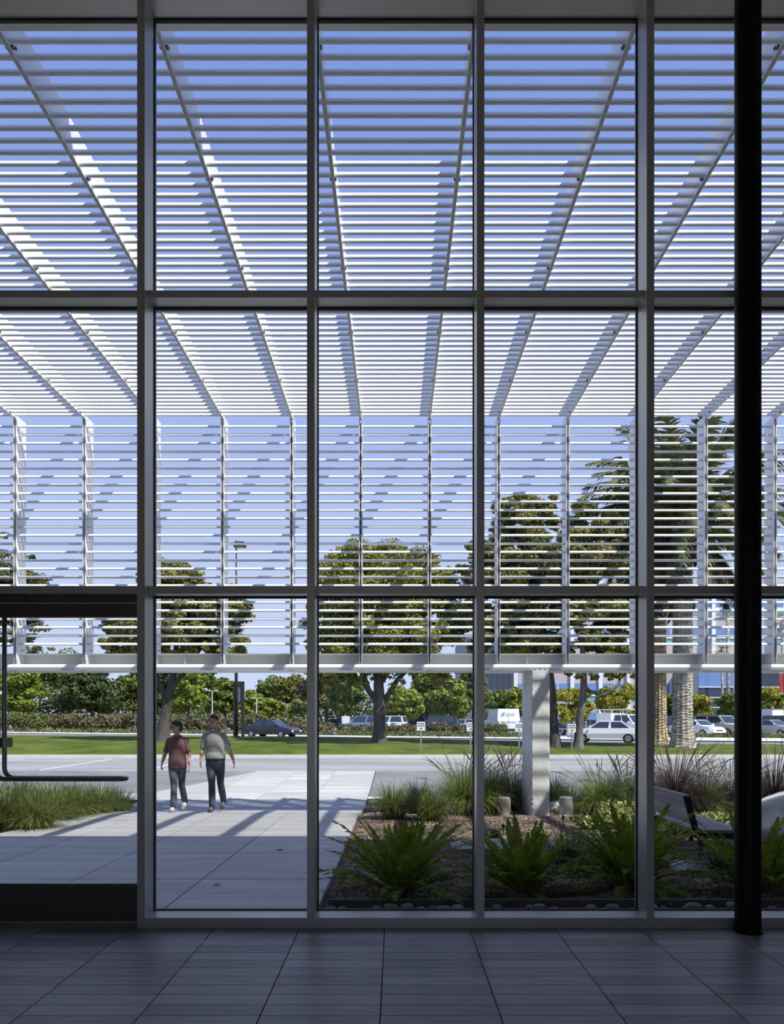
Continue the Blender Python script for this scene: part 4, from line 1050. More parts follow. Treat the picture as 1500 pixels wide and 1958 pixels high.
def twin_light(px, D, ytop, label, r=0.06):
    b0 = Vector((gpx(px, D), D, -0.1)); zt = EYE + (VY - ytop) * D / FPX + 0.1
    t = thing('parking_light', label, 'street light', b0, 'pale twin-head car park lights')
    obj('pole', MB().tube([(0, 0, -0.1), (0, 0, zt)], [r * 1.3, r], 8), 'pole_pale', t, local=True)
    obj('arm', MB().box(-0.42, 0.42, -0.03, 0.03, zt - 0.04, zt + 0.02), 'pole_pale', t, local=True)
    for s_ in (-1, 1): obj('lamp_head', MB().box(s_ * 0.42 - 0.18, s_ * 0.42 + 0.18, -0.15, 0.15, zt - 0.02, zt + 0.08), 'pole_pale', t, local=True)
twin_light(491, 80, 1335, 'pale twin-head car park light right of the street pole')
twin_light(406, 82, 1321, 'pale twin-head car park light above the man in grey')
twin_light(549, 92, 1346, 'small pale twin-head light left of the middle mullion')
# white notice board, stakes, railing, banner pole
D = 82; b0 = Vector((gpx(662, D), D, -0.1))
t = thing('notice_board', 'white notice board standing left of the light blue car', 'sign', b0)
obj('panel', MB().box(-0.42, 0.42, -0.05, 0.05, 0.55, 1.75), 'sign_white', t, local=True)
for s_ in (-0.36, 0.36): obj('leg', MB().box(s_ - 0.06, s_ + 0.06, -0.04, 0.04, -0.05, 0.55), 'sign_white', t, local=True)
D = 66; b0 = Vector((gpx(1085, D), D, -0.1))
t = thing('railing', 'white metal pipe railing behind the yellow street tree', 'railing', b0)
for i in range(5):
    obj('post', MB().tube([(-1.6 + i * 0.8, 0, -0.05), (-1.6 + i * 0.8, 0, 1.25)], 0.03, 8), 'paint_white', t, local=True)
for z in (0.65, 1.25): obj('rail', MB().tube([(-1.65, 0, z), (1.65, 0, z)], 0.035, 8), 'paint_white', t, local=True)
D = 72; b0 = Vector((gpx(1502, D), D, -0.1)); zt = EYE + (VY - 1275) * D / FPX + 0.1
t = thing('banner_pole', 'grey pole with a long red and gold banner at the right picture edge', 'pole', b0)
obj('pole', MB().tube([(0, 0, -0.1), (0, 0, zt)], 0.11, 10), 'galv', t, local=True)
zb1 = EYE + (VY - 1326) * D / FPX + 0.1; zb2 = EYE + (VY - 1287) * D / FPX + 0.1
obj('banner', MB().box(-0.52, -0.12, -0.012, 0.012, zb1, zb2), 'banner', t, local=True)
for z in (zb1, zb2): obj('bracket', MB().tube([(-0.54, 0, z), (0, 0, z)], 0.02, 6), 'galv', t, local=True)

# ------------------------------------------------------------------ planting in front of the glass
def zat(Y): return gz(Y) - 0.05
def blade_mesh(name, n, h, spread, seed, material, width=0.012, arch=1.0, plumes=0, plume_mat='plume'):
    """one grass tuft: n arching blades from a tight crown"""
    rng = np.random.default_rng(seed); V = []; F = []
    for i in range(n):
        a = rng.uniform(0, 2 * math.pi); r0 = rng.uniform(0, 0.08 + 0.12 * spread); L = h * rng.uniform(0.65, 1.25)
        lean = rng.uniform(0.05, 1.0) ** 0.8 * spread; d = np.array([math.cos(a), math.sin(a), 0]); sd = np.array([-math.sin(a), math.cos(a), 0]) * width
        p = d * r0; ang = math.radians(88) - lean * 0.55; k0 = len(V); seg = 4
        for j in range(seg + 1):
            w = sd * (1 - 0.9 * (j / seg) ** 1.5) * (0.6 if j == 0 else 1)
            V.append(p - w); V.append(p + w)
            p = p + (d * math.cos(ang) + np.array([0, 0, math.sin(ang)])) * L / seg
            ang -= lean * 0.62 * arch * rng.uniform(0.7, 1.3)
        for j in range(seg): F.append((k0 + 2*j, k0 + 2*j + 1, k0 + 2*j + 3, k0 + 2*j + 2))
    return np_mesh(name, np.array(V), np.array(F))
def plume_mesh(n, h, spread, seed):
    rng = random.Random(seed); m_ = MB()
    for i in range(n):
        a = rng.uniform(0, 6.28); lean = rng.uniform(0.2, 1.0) * spread; L = h * rng.uniform(0.9, 1.25)
        pts = []; p = Vector((0, 0, 0)); ang = math.radians(85) - lean * 0.3
        for j in range(7):
            pts.append(p.copy()); p = p + Vector((math.cos(a) * math.cos(ang), math.sin(a) * math.cos(ang), math.sin(ang))) * L / 6; ang -= lean * 0.22
        m_.tube(pts, [0.002, 0.002, 0.002, 0.002, 0.006, 0.009, 0.002], 5)
    return m_
TUFT = {}
def tuft(px, Y, h, label, material, seed, n=260, spread=1.0, group='ornamental grasses', name='ornamental_grass', plumes=0, arch=1.0, width=0.0065):
    n = int(n * 1.9)
    t = thing(name, label, 'grass', (gpx(px, Y), Y, zat(Y)), group)
    o = link('blades', blade_mesh('blades', n, h, spread, seed, material, width, arch), t, material); o['kind'] = 'stuff'
    if plumes: obj('plumes', plume_mesh(plumes, h * 1.45, spread * 1.1, seed), 'plume', t, local=True)['kind'] = 'stuff'
    return t
# right bed
tuft(752, 13.1, 0.62, 'spiky green grass tuft nearest the walkway edge', 'blade_green', 1, 420, 0.85)
tuft(800, 14.6, 0.62, 'dark grass tuft behind the one nearest the walkway', 'blade_dark', 2, 340, 0.8)
tuft(822, 12.9, 0.58, 'spiky yellow-green grass tuft second from the walkway', 'blade_green', 3, 420, 0.9)
tuft(888, 14.2, 0.95, 'tall feathery fountain grass left of the mullion', 'blade_bright', 4, 950, 1.0, plumes=26)
tuft(942, 14.9, 0.92, 'feathery fountain grass right of the mullion', 'blade_green', 5, 850, 1.0, plumes=26)
tuft(984, 15.6, 0.85, 'dark fountain grass left of the concrete pier', 'blade_dark', 6, 420, 0.9, plumes=22)
tuft(1086, 15.5, 0.62, 'yellow-green grass tuft behind the steel bollard', 'blade_bright', 7, 360, 1.0)
tuft(1148, 14.3, 0.74, 'bright feathery fountain grass left of the wide silver mullion', 'blade_bright', 8, 1100, 1.15, plumes=26)
tuft(1200, 15.2, 0.85, 'fountain grass with pale plumes at the wide silver mullion', 'blade_bright', 9, 800, 1.1, plumes=26)
tuft(1288, 13.4, 0.98, 'purple fountain grass with drooping tan plumes before the palms', 'blade_purple', 10, 900, 1.0, plumes=46)
tuft(1345, 13.9, 0.72, 'dusky fountain grass between the bench and the black column', 'blade_green', 11, 800, 1.15, plumes=36)
tuft(1395, 14.6, 0.80, 'dusky fountain grass partly behind the black column', 'blade_purple', 12, 700, 1.15, plumes=36)
tuft(1482, 13.6, 0.95, 'dark fountain grass with pale plumes at the right picture edge', 'blade_purple', 13, 900, 1.1, plumes=44)
tuft(1088, 8.7, 0.42, 'small arching strappy tuft between the second and third ferns', 'blade_dark', 14, 120, 1.1, width=0.009)
tuft(1385, 8.2, 0.40, 'small strappy tuft in the shade left of the black column', 'blade_dark', 15, 100, 1.1, width=0.009)
tuft(1060, 16.2, 0.7, 'dark grass tuft just right of the concrete pier', 'blade_dark', 16, 300, 0.9)
# left bed
for i, (px, Y, h, n) in enumerate(((12, 11.7, 0.5, 420), (68, 11.55, 0.52, 460), (30, 12.8, 0.55, 420), (112, 12.7, 0.5, 420), (150, 13.4, 0.5, 420), (85, 13.9, 0.55, 400), (190, 14.1, 0.48, 420), (226, 14.8, 0.45, 400), (140, 15.0, 0.5, 360), (-20, 14.2, 0.6, 360), (40, 15.3, 0.6, 360), (195, 15.6, 0.42, 320))):
    tuft(px, Y, h * 1.2, 'arching green grass tuft in the bed left of the walkway', 'blade_green', 40 + i, n, 1.05, group='grass tufts in the left bed')

# ferns
def fern_frond(seed, L, a0, a1, material='leaf_fern'):
    rng = random.Random(seed); m_ = MB(); pts = []; p = Vector((0, 0, 0)); seg = 10
    for i in range(seg + 1):
        pts.append(p.copy()); a = math.radians(a0 + (a1 - a0) * (i / seg) ** 1.6); p = p + Vector((math.cos(a), 0, math.sin(a))) * L / seg
    m_.tube(pts, [0.005 * (1 - 0.8 * i / seg) for i in range(seg + 1)], 3)
    n = 40
    for i in range(n):
        t = 0.14 + 0.86 * i / n; f = t * seg; k = min(int(f), seg - 1); q = pts[k].lerp(pts[k+1], f - k); d = (pts[k+1] - pts[k]).normalized(); up = Vector((0, 1, 0)).cross(d)
        ll = 0.062 * (min(1, (t - 0.05) * 3.5)) * (1 - t ** 3.5 * 0.85) * rng.uniform(0.85, 1.1)
        for s_ in (-1, 1):
            dv = (Vector((0, s_, 0)) * 0.86 + d * 0.5 - up * rng.uniform(-0.25, 0.35)).normalized(); w = d * 0.0085
            m_.add([q - w, q + w, q + dv * ll * 0.6 + w * 0.9, q + dv * ll, q + dv * ll * 0.6 - w * 0.9], [(0, 1, 2, 3, 4)])
    me = bpy.data.meshes.new('frond'); me.from_pydata(m_.v, [], m_.f); me.update(); me.materials.append(MATS[material]); return me
FF = [fern_frond(1, 0.58, 80, 58), fern_frond(2, 0.66, 68, 36), fern_frond(3, 0.70, 55, 14), fern_frond(4, 0.70, 46, -2), fern_frond(5, 0.64, 36, -16), fern_frond(6, 0.55, 20, -26)]
def fern(px, Y, label, seed, nf=58, sc=1.0):
    t = thing('sword_fern', label, 'fern', (gpx(px, Y), Y, zat(Y)), 'sword ferns along the glass'); rng = random.Random(seed)
    for i in range(nf):
        v = min(int((i + 0.5) / nf * 6), 5); a = i * 2.39996 + rng.uniform(-.4, .4)
        o = bpy.data.objects.new('frond', FF[v]); C.objects.link(o); o.parent = t
        o.location = (math.cos(a) * 0.05, math.sin(a) * 0.05, 0); o.rotation_euler = (rng.uniform(-.15, .15), rng.uniform(-.14, .14), a); s_ = sc * rng.uniform(0.8, 1.12); o.scale = (s_, s_, s_)
fern(768, 7.1, 'sword fern nearest the walkway in the middle pane', 61, 66, 1.22)
fern(1002, 7.15, 'sword fern in the pane right of the middle one', 62, 60, 1.12)
fern(1205, 7.35, 'large sword fern behind the wide silver mullion', 63, 74, 1.28)
fern(1448, 7.2, 'sword fern partly behind the black column', 64, 64, 1.2)
fern(1650, 7.3, 'sword fern beyond the right edge of the glass bay', 65, 40, 1.0)

# variegated ground shrubs
def gshrub(px, Y, w, h, label, seed, n=900, leaf='leaf_variegated', size=0.055):
    b0 = Vector((gpx(px, Y), Y, zat(Y))); rng = random.Random(seed); t = thing('variegated_shrub', label, 'shrub', b0, 'low variegated shrubs')
    cl = [(rng.uniform(-.5, .5) * w, rng.uniform(-.3, .3) * w, h * rng.uniform(.3, .65), w * .3, w * .3, h * .38) for _ in range(6)]
    o = link('foliage', leaf_cloud('foliage', cl, n, size, seed, inner=0.3), t, leaf); o['kind'] = 'stuff'
    m_ = MB()
    for _ in range(6): m_.tube([(0, 0, -0.02), (rng.uniform(-.4, .4) * w, rng.uniform(-.3, .3) * w, h * 0.5)], [0.008, 0.004], 4)
    obj('stems', m_, 'bark', t, local=True)['kind'] = 'stuff'
gshrub(1195, 12.2, 0.85, 0.42, 'low variegated shrub left of the wide silver mullion', 71, 1300)
gshrub(1140, 11.7, 0.5, 0.22, 'small variegated shrub before the steel bollard', 72, 500)
gshrub(1325, 11.2, 0.75, 0.36, 'low variegated shrub behind the bench', 73, 1200)
gshrub(1385, 11.6, 0.6, 0.30, 'low variegated shrub between the bench and the black column', 74, 900)
gshrub(945, 10.8, 0.2, 0.12, 'tiny bright seedling beside the stepping slab', 75, 120)
gshrub(1118, 7.9, 0.35, 0.16, 'small leafy plant at the foot of the second fern', 76, 260, 'leaf_mid', 0.05)

# mulch chips lying on the beds
def chips(name, xa, xb, ya, yb, n, seed, label, s0=0.016):
    rng = np.random.default_rng(seed)
    x = rng.uniform(xa, xb, n); y = ya + (yb - ya) * rng.random(n) ** 1.3; z = np.array([gz(v) - 0.052 for v in y]) + rng.uniform(0, 0.012, n)
    L = s0 * rng.uniform(0.5, 1.9, n); W = s0 * rng.uniform(0.2, 0.55, n); a = rng.uniform(0, 6.283, n); t1 = rng.uniform(-.5, .5, n)
    ux, uy = np.cos(a), np.sin(a)
    def pt(su, sv, up): return np.stack([x + ux * L * su - uy * W * sv, y + uy * L * su + ux * W * sv, z + t1 * L * su + up], 1)
    P_ = np.stack([pt(-1, -1, 0), pt(1, -1, 0), pt(1, 1, 0), pt(-1, 1, 0), pt(-1, -1, .006), pt(1, -1, .006), pt(1, 1, .006), pt(-1, 1, .006)], 1).reshape(-1, 3)
    b_ = np.arange(n)[:, None, None] * 8; q = np.array([[4, 5, 6, 7], [0, 1, 5, 4], [1, 2, 6, 5], [2, 3, 7, 6], [3, 0, 4, 7]])[None]
    o = link(name, np_mesh(name, P_, (q + b_).reshape(-1, 4)), None, 'mulch'); tag(o, label, 'mulch', kind='stuff')
chips('mulch', -0.55, 7.5, 6.66, 17.0, 42000, 81, 'brown bark mulch strewn over the right planting bed')
chips('bark_litter', -11, -5.55, 9.5, 17.0, 9000, 82, 'brown bark mulch strewn over the left planting bed')
# edging board and the pebbles against the glass
eb = MB().box(-0.56, 7.2, 6.60, 6.64, gz(6.6) - 0.07, gz(6.6) + 0.01)
tag(obj('edging_board', eb, 'edging'), 'long dark timber edging board at the foot of the glass', 'edging')
pme_ = []
for i in range(3):
    rng = random.Random(90 + i); b_ = bmesh.new(); bmesh.ops.create_icosphere(b_, subdivisions=2, radius=1)
    for v in b_.verts: v.co *= rng.uniform(0.9, 1.08)
    me = bpy.data.meshes.new('pebble'); b_.to_mesh(me); b_.free(); me.materials.append(MATS['pebble'])
    me.polygons.foreach_set('use_smooth', [True] * len(me.polygons)); pme_.append(me)
rng = random.Random(99); x = -0.52; i = 0
while x < 3.3:
    o = bpy.data.objects.new('pebble', pme_[i % 3]); C.objects.link(o)
    s_ = rng.uniform(0.02, 0.055); o.scale = (s_ * rng.uniform(1.0, 1.5), s_, s_ * 0.62); o.rotation_euler = (0, 0, rng.uniform(-.6, .6))
    yy = rng.uniform(6.44, 6.53)
    o.location = (x, yy, gz(yy) - 0.055 + s_ * 0.6); tag(o, 'rounded river pebble between the edging board and the glass', 'pebble', 'pebbles along the glass')
    x += s_ * 2.4 + rng.choice((0.0, 0.01, 0.03, 0.12, 0.22)); i += 1
# stepping slabs in the bed
for i, (pts, lab) in enumerate((([(0.75, 9.55), (1.72, 9.6), (1.8, 10.35), (0.95, 10.45), (0.7, 10.0)], 'grey stepping slab crossing the bed behind the first fern'),
                                ([(1.95, 9.5), (2.6, 9.55), (2.7, 10.2), (2.0, 10.25)], 'grey stepping slab behind the second fern'),
                                ([(2.95, 8.1), (3.9, 8.0), (3.95, 8.55), (3.0, 8.65)], 'grey stepping slab at the near end of the bench'))):
    c = sum((Vector((p[0], p[1], 0)) for p in pts), Vector()) / len(pts)
    m_ = MB().prism(pts, 'z', gz(c.y) - 0.06, gz(c.y) - 0.005)
    tag(obj('stepping_slab', m_, 'concrete', base=(c.x, c.y, gz(c.y) - 0.06)), lab, 'paving slab', 'stepping slabs in the bed')
# boulders
def rock(px, Y, r, label, seed, zoff=0.0):
    b_ = bmesh.new(); bmesh.ops.create_icosphere(b_, subdivisions=4, radius=1)
    from mathutils import noise
    for v in b_.verts:
        n_ = noise.noise(v.co * 1.3 + Vector((seed, 0, 0))) * 0.25 + noise.noise(v.co * 3.1 + Vector((0, seed, 0))) * 0.08
        v.co *= 1 + n_; v.co.x *= r[0]; v.co.y *= r[1]; v.co.z *= r[2]
    me = bpy.data.meshes.new('boulder'); b_.to_mesh(me); b_.free()
    o = link('boulder', me, None, 'boulder', smooth=True); o.location = (gpx(px, Y), Y, zat(Y) + r[2] * 0.75 + zoff); tag(o, label, 'boulder', 'boulders in the bed')
rock(1505, 10.5, (0.62, 0.5, 0.36), 'large pale boulder right of the black column', 1)
rock(1404, 10.9, (0.16, 0.14, 0.14), 'small pale boulder left of the black column', 2)
rock(1070, 15.0, (0.22, 0.2, 0.14), 'pale low boulder behind the steel bollard', 3)
# bollards
def bollard(px, Y, r, h, label, m1):
    t = thing('bollard', label, 'bollard', (gpx(px, Y), Y, zat(Y)), 'short round bollards by the pier')
    obj('drum', MB().lathe([(r, -0.05), (r, h - 0.01), (r - 0.012, h)], 0, 0, 0, 28), m1, t, local=True)
    obj('cap', MB().lathe([(r - 0.02, h), (r - 0.02, h + 0.006), (r * 0.4, h + 0.01)], 0, 0, 0, 28), m1, t, local=True)
bollard(964, 13.75, 0.118, 0.33, 'short round concrete bollard left of the pier', 'bollard_concrete')
bollard(1083, 13.95, 0.122, 0.33, 'short round steel-clad bollard right of the pier', 'bollard_steel')
# small stake lights in the bed
for px, Y, lab in ((1077, 12.0, 'little black path stake before the steel bollard'), (963, 10.9, 'little black path stake behind the second fern')):
    t = thing('path_stake', lab, 'stake', (gpx(px, Y), Y, zat(Y)), 'black path stakes')
    obj('spike', MB().tube([(0, 0, -0.05), (0, 0, 0.14)], 0.008, 6), 'trim_black', t, local=True); obj('head', MB().lathe([(0.02, 0.13), (0.022, 0.17), (0.008, 0.185)], 0, 0, 0, 10), 'trim_black', t, local=True)
# flush ground light by the left bed
Y = 12.85; t = thing('ground_light', 'round grey ground light at the edge of the left bed', 'lamp', (gpx(110, Y), Y, zat(Y)))
obj('collar', MB().lathe([(0.10, -0.03), (0.10, 0.035), (0.075, 0.05), (0.075, 0.03)], 0, 0, 0, 20), 'galv', t, local=True)
obj('lens', MB().lathe([(0.074, 0.03), (0.05, 0.05), (0.0, 0.055)], 0, 0, 0, 20), 'lamp_clear', t, local=True)
# fallen leaves
for i, (px, Y, on, lab) in enumerate(((535, 9.35, 1, 'dry fallen leaf on the shaded walkway slab'), (415, 7.25, 1, 'pale fallen leaf on the nearest walkway slab'), (1108, 7.55, 0, 'yellow fallen leaf on the mulch under the second fern'), (870, 6.75, 0, 'pale fallen leaf on the mulch near the edging board'))):
    z = gz(Y) + 0.004 if on else gz(Y) - 0.035
    m_ = MB().add([(-0.05, 0, 0), (-0.02, -0.022, 0.012), (0.03, -0.018, 0.01), (0.055, 0, 0.004), (0.03, 0.02, 0.014), (-0.02, 0.024, 0.01), (0, 0, 0.0)], [(6, 0, 1), (6, 1, 2), (6, 2, 3), (6, 3, 4), (6, 4, 5), (6, 5, 0)])
    o = obj('fallen_leaf', m_, 'dry_leaf', local=True); o.location = (gpx(px, Y), Y, z); o.rotation_euler = (0, 0, i * 1.1); tag(o, lab, 'leaf', 'fallen leaves')

# bench: seat slats run away from the camera, low back on the left
by0, by1 = 9.0, 10.55; zg = zat(9.7)
bn = thing('garden_bench', 'low slatted wooden bench with dark metal end frames in the bed', 'bench', (3.55, 9.75, zg))
sz = 0.30 + zg + 0.05
for i in range(6):
    x = 3.50 + i * 0.088
    obj('seat_slat', MB().box(x, x + 0.074, by0, by1, sz - 0.03, sz), 'bench_wood', bn)
for i in range(4):
    f0, f1 = 0.18 + i * 0.215, 0.18 + i * 0.215 + 0.18
    xa_, za_ = 3.485 - 0.125 * f0, sz - 0.02 + 0.40 * f0; xb_, zb_ = 3.485 - 0.125 * f1, sz - 0.02 + 0.40 * f1
    obj('back_slat', MB().prism([(xa_, za_), (xb_, zb_), (xb_ - 0.028, zb_), (xa_ - 0.028, za_)], 'y', by0 + 0.005, by1 - 0.005), 'bench_wood', bn)
obj('back_cap', MB().prism([(3.32, sz + 0.375), (3.385, sz + 0.375), (3.375, sz + 0.405), (3.31, sz + 0.405)], 'y', by0 - 0.01, by1 + 0.01), 'bench_wood', bn)
for y in (by0 - 0.035, by1 - 0.01):
    fr = obj('end_frame', MB().prism([(3.50, sz - 0.09), (3.435, sz - 0.09), (3.30, sz + 0.385), (3.375, sz + 0.385)], 'y', y, y + 0.045), 'bench_metal', bn)
    obj('seat_rail', MB().box(3.44, 4.03, y, y + 0.045, sz - 0.09, sz - 0.03), 'bench_metal', bn)
    for x in (3.47, 3.96): obj('leg', MB().box(x, x + 0.05, y, y + 0.045, zg - 0.02, sz - 0.09), 'bench_metal', bn)
# ------------------------------------------------------------------ the two walking men
def remesh(name, mb, voxel, it=4, fac=0.5):
    me = bpy.data.meshes.new('tmp'); me.from_pydata(mb.v, [], mb.f); me.update()
    o = bpy.data.objects.new('tmp', me); C.objects.link(o)
    r = o.modifiers.new('r', 'REMESH'); r.mode = 'VOXEL'; r.voxel_size = voxel; r.use_smooth_shade = True
    if it:
        s_ = o.modifiers.new('s', 'SMOOTH'); s_.iterations = it; s_.factor = fac
    dg = bpy.context.evaluated_depsgraph_get(); dg.update()
    out = bpy.data.meshes.new_from_object(o.evaluated_get(dg)); out.name = name
    bpy.data.objects.remove(o); bpy.data.meshes.remove(me)
    return out
def vlerp(a, b_, f): return Vector(a).lerp(Vector(b_), f)
def person(label, loc, H, J, look, shirt, trousers, shoes, tee, hair_style):
    s = H / 1.78
    t = thing('person', label, 'person', loc)
    body = MB()
    hipc = vlerp(J['hipR'], J['hipL'], .5); cx, cy = hipc.x, hipc.y; shc = vlerp(J['shR'], J['shL'], .5)
    def sp(z):            # spine centre at height z
        f = (z - hipc.z) / (shc.z - hipc.z); return cx + (shc.x - cx) * f, cy + (shc.y - cy) * f
    def rings(spec, grow=0.0):
        return [(*sp(z), z, rx + grow, ry + grow) for z, rx, ry in spec]
    torso = [(0.84, .135, .095), (0.92, .165, .115), (1.00, .158, .108), (1.09, .145, .10), (1.20, .158, .108), (1.32, .165, .112), (1.39, .150, .104), (1.45, .105, .082), (1.50, .068, .062)]
    body.loft(rings(torso), 18)
    # head, turned
    hx, hy = sp(1.56); hc = Vector((hx + look[0] * 0.015, hy - 0.02, 1.655))
    yaw = math.atan2(look[0], -look[1]); pitch = look[2]
    Rm = Matrix.Rotation(yaw, 3, 'Z') @ Matrix.Rotation(-pitch, 3, 'X')
    def hp(x, y, z): return hc + Rm @ Vector((x, y, z))
    body.limb((*sp(1.46), 1.46), hc + Vector((0, 0.012, -0.07)), .058, .054)
    body.ell(hc + Rm @ Vector((0, .012, .018)), (.074, .094, .104), 16, 12, Rm)
    body.ell(hp(0, -.028, -.055), (.054, .058, .068), 14, 10, Rm)
    body.ell(hp(0, -.052, -.092), (.028, .026, .022), 10, 8, Rm)                      # chin
    body.limb(hp(0, -.078, .012), hp(0, -.106, -.026), .009, .014, 8)                    # nose
    body.ell(hp(0, -.076, .026), (.05, .016, .010), 10, 6, Rm)                           # brow
    for q in (-1, 1):
        body.ell(hp(q * .076, .012, -.008), (.010, .020, .032), 8, 8, Rm)                # ears
        body.ell(hp(q * .038, -.066, -.022), (.022, .018, .018), 8, 6, Rm)               # cheeks
    # arms and hands
    for k, q in (('R', -1), ('L', 1)):
        S_, E_, W_ = Vector(J['sh' + k]), Vector(J['el' + k]), Vector(J['wr' + k])
        body.limb(S_, E_, .052, .041); body.limb(E_, vlerp(E_, W_, .35), .041, .042); body.limb(vlerp(E_, W_, .35), W_, .042, .027)
        d = (W_ - E_).normalized() * 0.75 + Vector((0, 0, -0.5)); d.normalize()
        fwd = Vector((0, -1, 0)); fwd = (fwd - d * fwd.dot(d)).normalized(); inn = d.cross(fwd); inn = inn if inn.x * q < 0 else -inn
        rot = Matrix((inn, fwd, d)).transposed()
        body.ell(W_ + d * .055, (.016, .040, .055), 10, 8, rot)
        for fi, (o_, L_) in enumerate(((.029, .072), (.010, .082), (-.010, .076), (-.029, .060))):
            p0 = W_ + d * .088 + fwd * o_; p1 = p0 + (d * .9 + inn * .15).normalized() * L_ * .45; p2 = p1 + (d * .75 + inn * .65).normalized() * L_ * .33; p3 = p2 + (d * .45 + inn * .9).normalized() * L_ * .25
            body.limb(p0, p1, .0092, .0088, 7); body.limb(p1, p2, .0088, .008, 7); body.limb(p2, p3, .008, .007, 7)
        p0 = W_ + d * .03 + fwd * .028; p1 = p0 + (d * .65 + fwd * .7 + inn * .2).normalized() * .042; p2 = p1 + (d * .9 + fwd * .25 + inn * .3).normalized() * .036
        body.limb(p0, p1, .012, .010, 7); body.limb(p1, p2, .010, .008, 7)
    # legs and feet
    for k in 'RL':
        Hh, K_, A_, T_ = (Vector(J[n_ + k]) for n_ in ('hip', 'kn', 'an', 'toe'))
        body.limb(Hh, K_, .078, .054); body.limb(K_, vlerp(K_, A_, .3), .052, .054); body.limb(vlerp(K_, A_, .3), A_, .054, .036)
        body.limb(A_ - Vector((0, 0, .03)), T_, .036, .026)
    body_o = link('body', remesh('body', body, 0.0085, 2), t, 'skin')
    # eyes, mouth
    for q in (-1, 1): obj('eye', MB().ell(hp(q * .030, -.080, .006), (.011, .008, .006), 8, 6, Rm), 'eye', body_o, local=True)
    obj('mouth', MB().ell(hp(0, -.082, -.066), (.022, .008, .006), 8, 6, Rm), 'lip', body_o, local=True)
    # hair
    h = MB()
    if hair_style == 'full':
        h.ell(hp(0, .026, .052), (.088, .106, .088), 14, 10, Rm); h.ell(hp(.01, -.045, .092), (.068, .05, .036), 12, 8, Rm); h.ell(hp(.02, .07, .0), (.074, .055, .08), 12, 8, Rm); h.ell(hp(-.02, .0, .115), (.07, .075, .03), 12, 8, Rm)
    else:
        h.ell(hp(0, .022, .048), (.081, .10, .086), 14, 10, Rm); h.ell(hp(0, -.04, .092), (.062, .05, .032), 12, 8, Rm); h.ell(hp(0, .065, -.01), (.068, .046, .07), 12, 8, Rm)
    link('hair', remesh('hair', h, 0.008, 2), t, 'hair')
    # shirt
    g = MB(); gr = .022 if tee else .026
    z0 = 0.84 if tee else 0.955
    spec = [(z0, .170, .122), (z0 + .03, .172, .124), (1.02, .168, .118), (1.09, .158, .112), (1.20, .160, .116), (1.32, .168, .12), (1.39, .152, .113), (1.45, .110, .09), (1.50, .072, .066)]
    if not tee: spec[0] = (z0, .165, .118); spec[1] = (z0 + .03, .180, .132); spec[2] = (1.04, .178, .128)
    g.loft(rings(spec, gr - .012), 22)
    for k in 'RL':
        S_, E_ = Vector(J['sh' + k]), Vector(J['el' + k])
        g.limb(S_ + Vector((0, 0, .0)), vlerp(S_, E_, .45), .060, .058); g.limb(vlerp(S_, E_, .45), vlerp(S_, E_, .78), .058, .062)
        g.limb(vlerp(S_, shc, .55) + Vector((0, 0, .02)), S_, .056, .058)
    so = link('t_shirt' if tee else 'shirt', remesh('shirt', g, 0.011, 4), t, shirt)
    if not tee:
        q = MB(); nx, ny = sp(1.52)
        q.add([(nx + math.cos(a) * r, ny - .005 + math.sin(a) * r * .95, z) for (r, z) in ((.086, 1.500), (.072, 1.545), (.064, 1.543), (.070, 1.497)) for a in [math.radians(-60 + 300 * i / 20) for i in range(21)]],
              [(j * 21 + i, j * 21 + i + 1, ((j + 1) % 4) * 21 + i + 1, ((j + 1) % 4) * 21 + i) for j in range(4) for i in range(20)])
        obj('collar', q, shirt, so, local=True)
        obj('undershirt', MB().ell((nx, ny - .072, 1.49), (.026, .012, .03), 10, 8), 'undershirt', t, local=True)
        for i in range(5): obj('button', MB().ell((sp(1.42 - i * .09)[0], sp(1.42 - i * .09)[1] - .138, 1.42 - i * .09), (.007, .004, .007), 8, 6), 'undershirt', so, local=True)
        bq = MB(); bz = .955; bx0, by_ = sp(bz)
        bq.loft([(bx0, by_, bz - .02, .184, .136), (bx0, by_, bz + .02, .184, .136)], 24); obj('belt', bq, 'belt', t, local=True)
    # trousers
    g = MB(); g.loft(rings([(.76, .105, .085), (.80, .145, .105), (.86, .172, .126), (.93, .178, .130), (.975, .174, .126)]), 20)
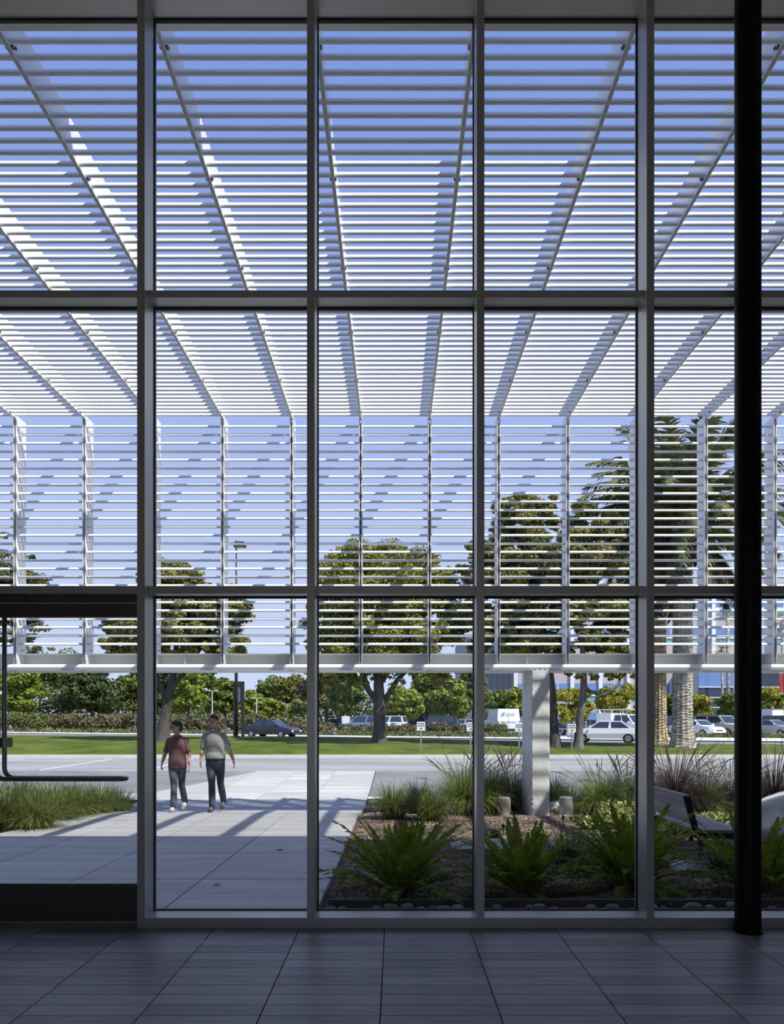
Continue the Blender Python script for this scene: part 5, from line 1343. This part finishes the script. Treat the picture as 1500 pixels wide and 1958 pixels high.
    for k in 'RL':
        Hh, K_, A_ = (Vector(J[n_ + k]) for n_ in ('hip', 'kn', 'an'))
        g.limb(Hh + Vector((0, 0, -.03)), vlerp(Hh, K_, .5), .092, .08); g.limb(vlerp(Hh, K_, .5), K_, .08, .064); g.limb(K_, vlerp(K_, A_, .5), .064, .066); g.limb(vlerp(K_, A_, .5), A_ + Vector((0, 0, -.01)), .066, .060)
    link('trousers', remesh('trousers', g, 0.011, 4), t, trousers)
    for k in 'RL':
        A_, T_ = Vector(J['an' + k]), Vector(J['toe' + k]); d = (T_ - A_); dh = Vector((d.x, d.y, 0)).normalized(); sl = d.normalized()
        g = MB(); heel = A_ - dh * .045 + Vector((0, 0, -.045))
        g.limb(heel, T_ + Vector((0, 0, .002)), .045, .040); g.limb(A_ - Vector((0, 0, .01)), heel, .045, .045); g.limb(vlerp(A_, T_, .45) + Vector((0, 0, -.012)), T_, .050, .041)
        sh_o = link('shoe', remesh('shoe', g, 0.008, 3), t, shoes)
    t.scale = (s, s, s)
    return t
YP = 14.35
JB = dict(shR=(-.155, .0, 1.39), shL=(.178, .01, 1.39), elR=(-.215, .03, 1.13), elL=(.265, .075, 1.14), wrR=(-.225, -.06, .945), wrL=(.345, .085, .945),
          hipR=(-.06, 0, .90), hipL=(.12, .0, .90), knR=(-.015, -.085, .49), knL=(.115, .045, .50), anR=(.01, -.16, .095), anL=(.125, .27, .165), toeR=(.0, -.32, .035), toeL=(.125, .13, .045))
JA = dict(shR=(-.162, .01, 1.39), shL=(.172, -.01, 1.39), elR=(-.255, .07, 1.14), elL=(.235, -.0, 1.13), wrR=(-.325, .10, .955), wrL=(.265, -.12, .93),
          hipR=(-.085, 0, .90), hipL=(.095, .0, .90), knR=(-.035, -.10, .49), knL=(.075, .05, .50), anR=(-.02, -.18, .095), anL=(.085, .26, .165), toeR=(-.03, -.34, .035), toeL=(.085, .12, .045))
person('man in a grey short-sleeved shirt and dark jeans walking towards the building', (gpx(409, YP), YP, gz(YP - .2) + 0.004), 1.755, JB, (-.25, -1, .22), 'shirt_grey', 'denim_dark', 'shoe_dark', False, 'short')
person('man in a maroon t-shirt and jeans walking with his head turned aside', (gpx(339, YP), YP, gz(YP - .2) + 0.004), 1.64, JA, (-.8, -.75, .05), 'tee_maroon', 'denim', 'shoe_pale', True, 'full')
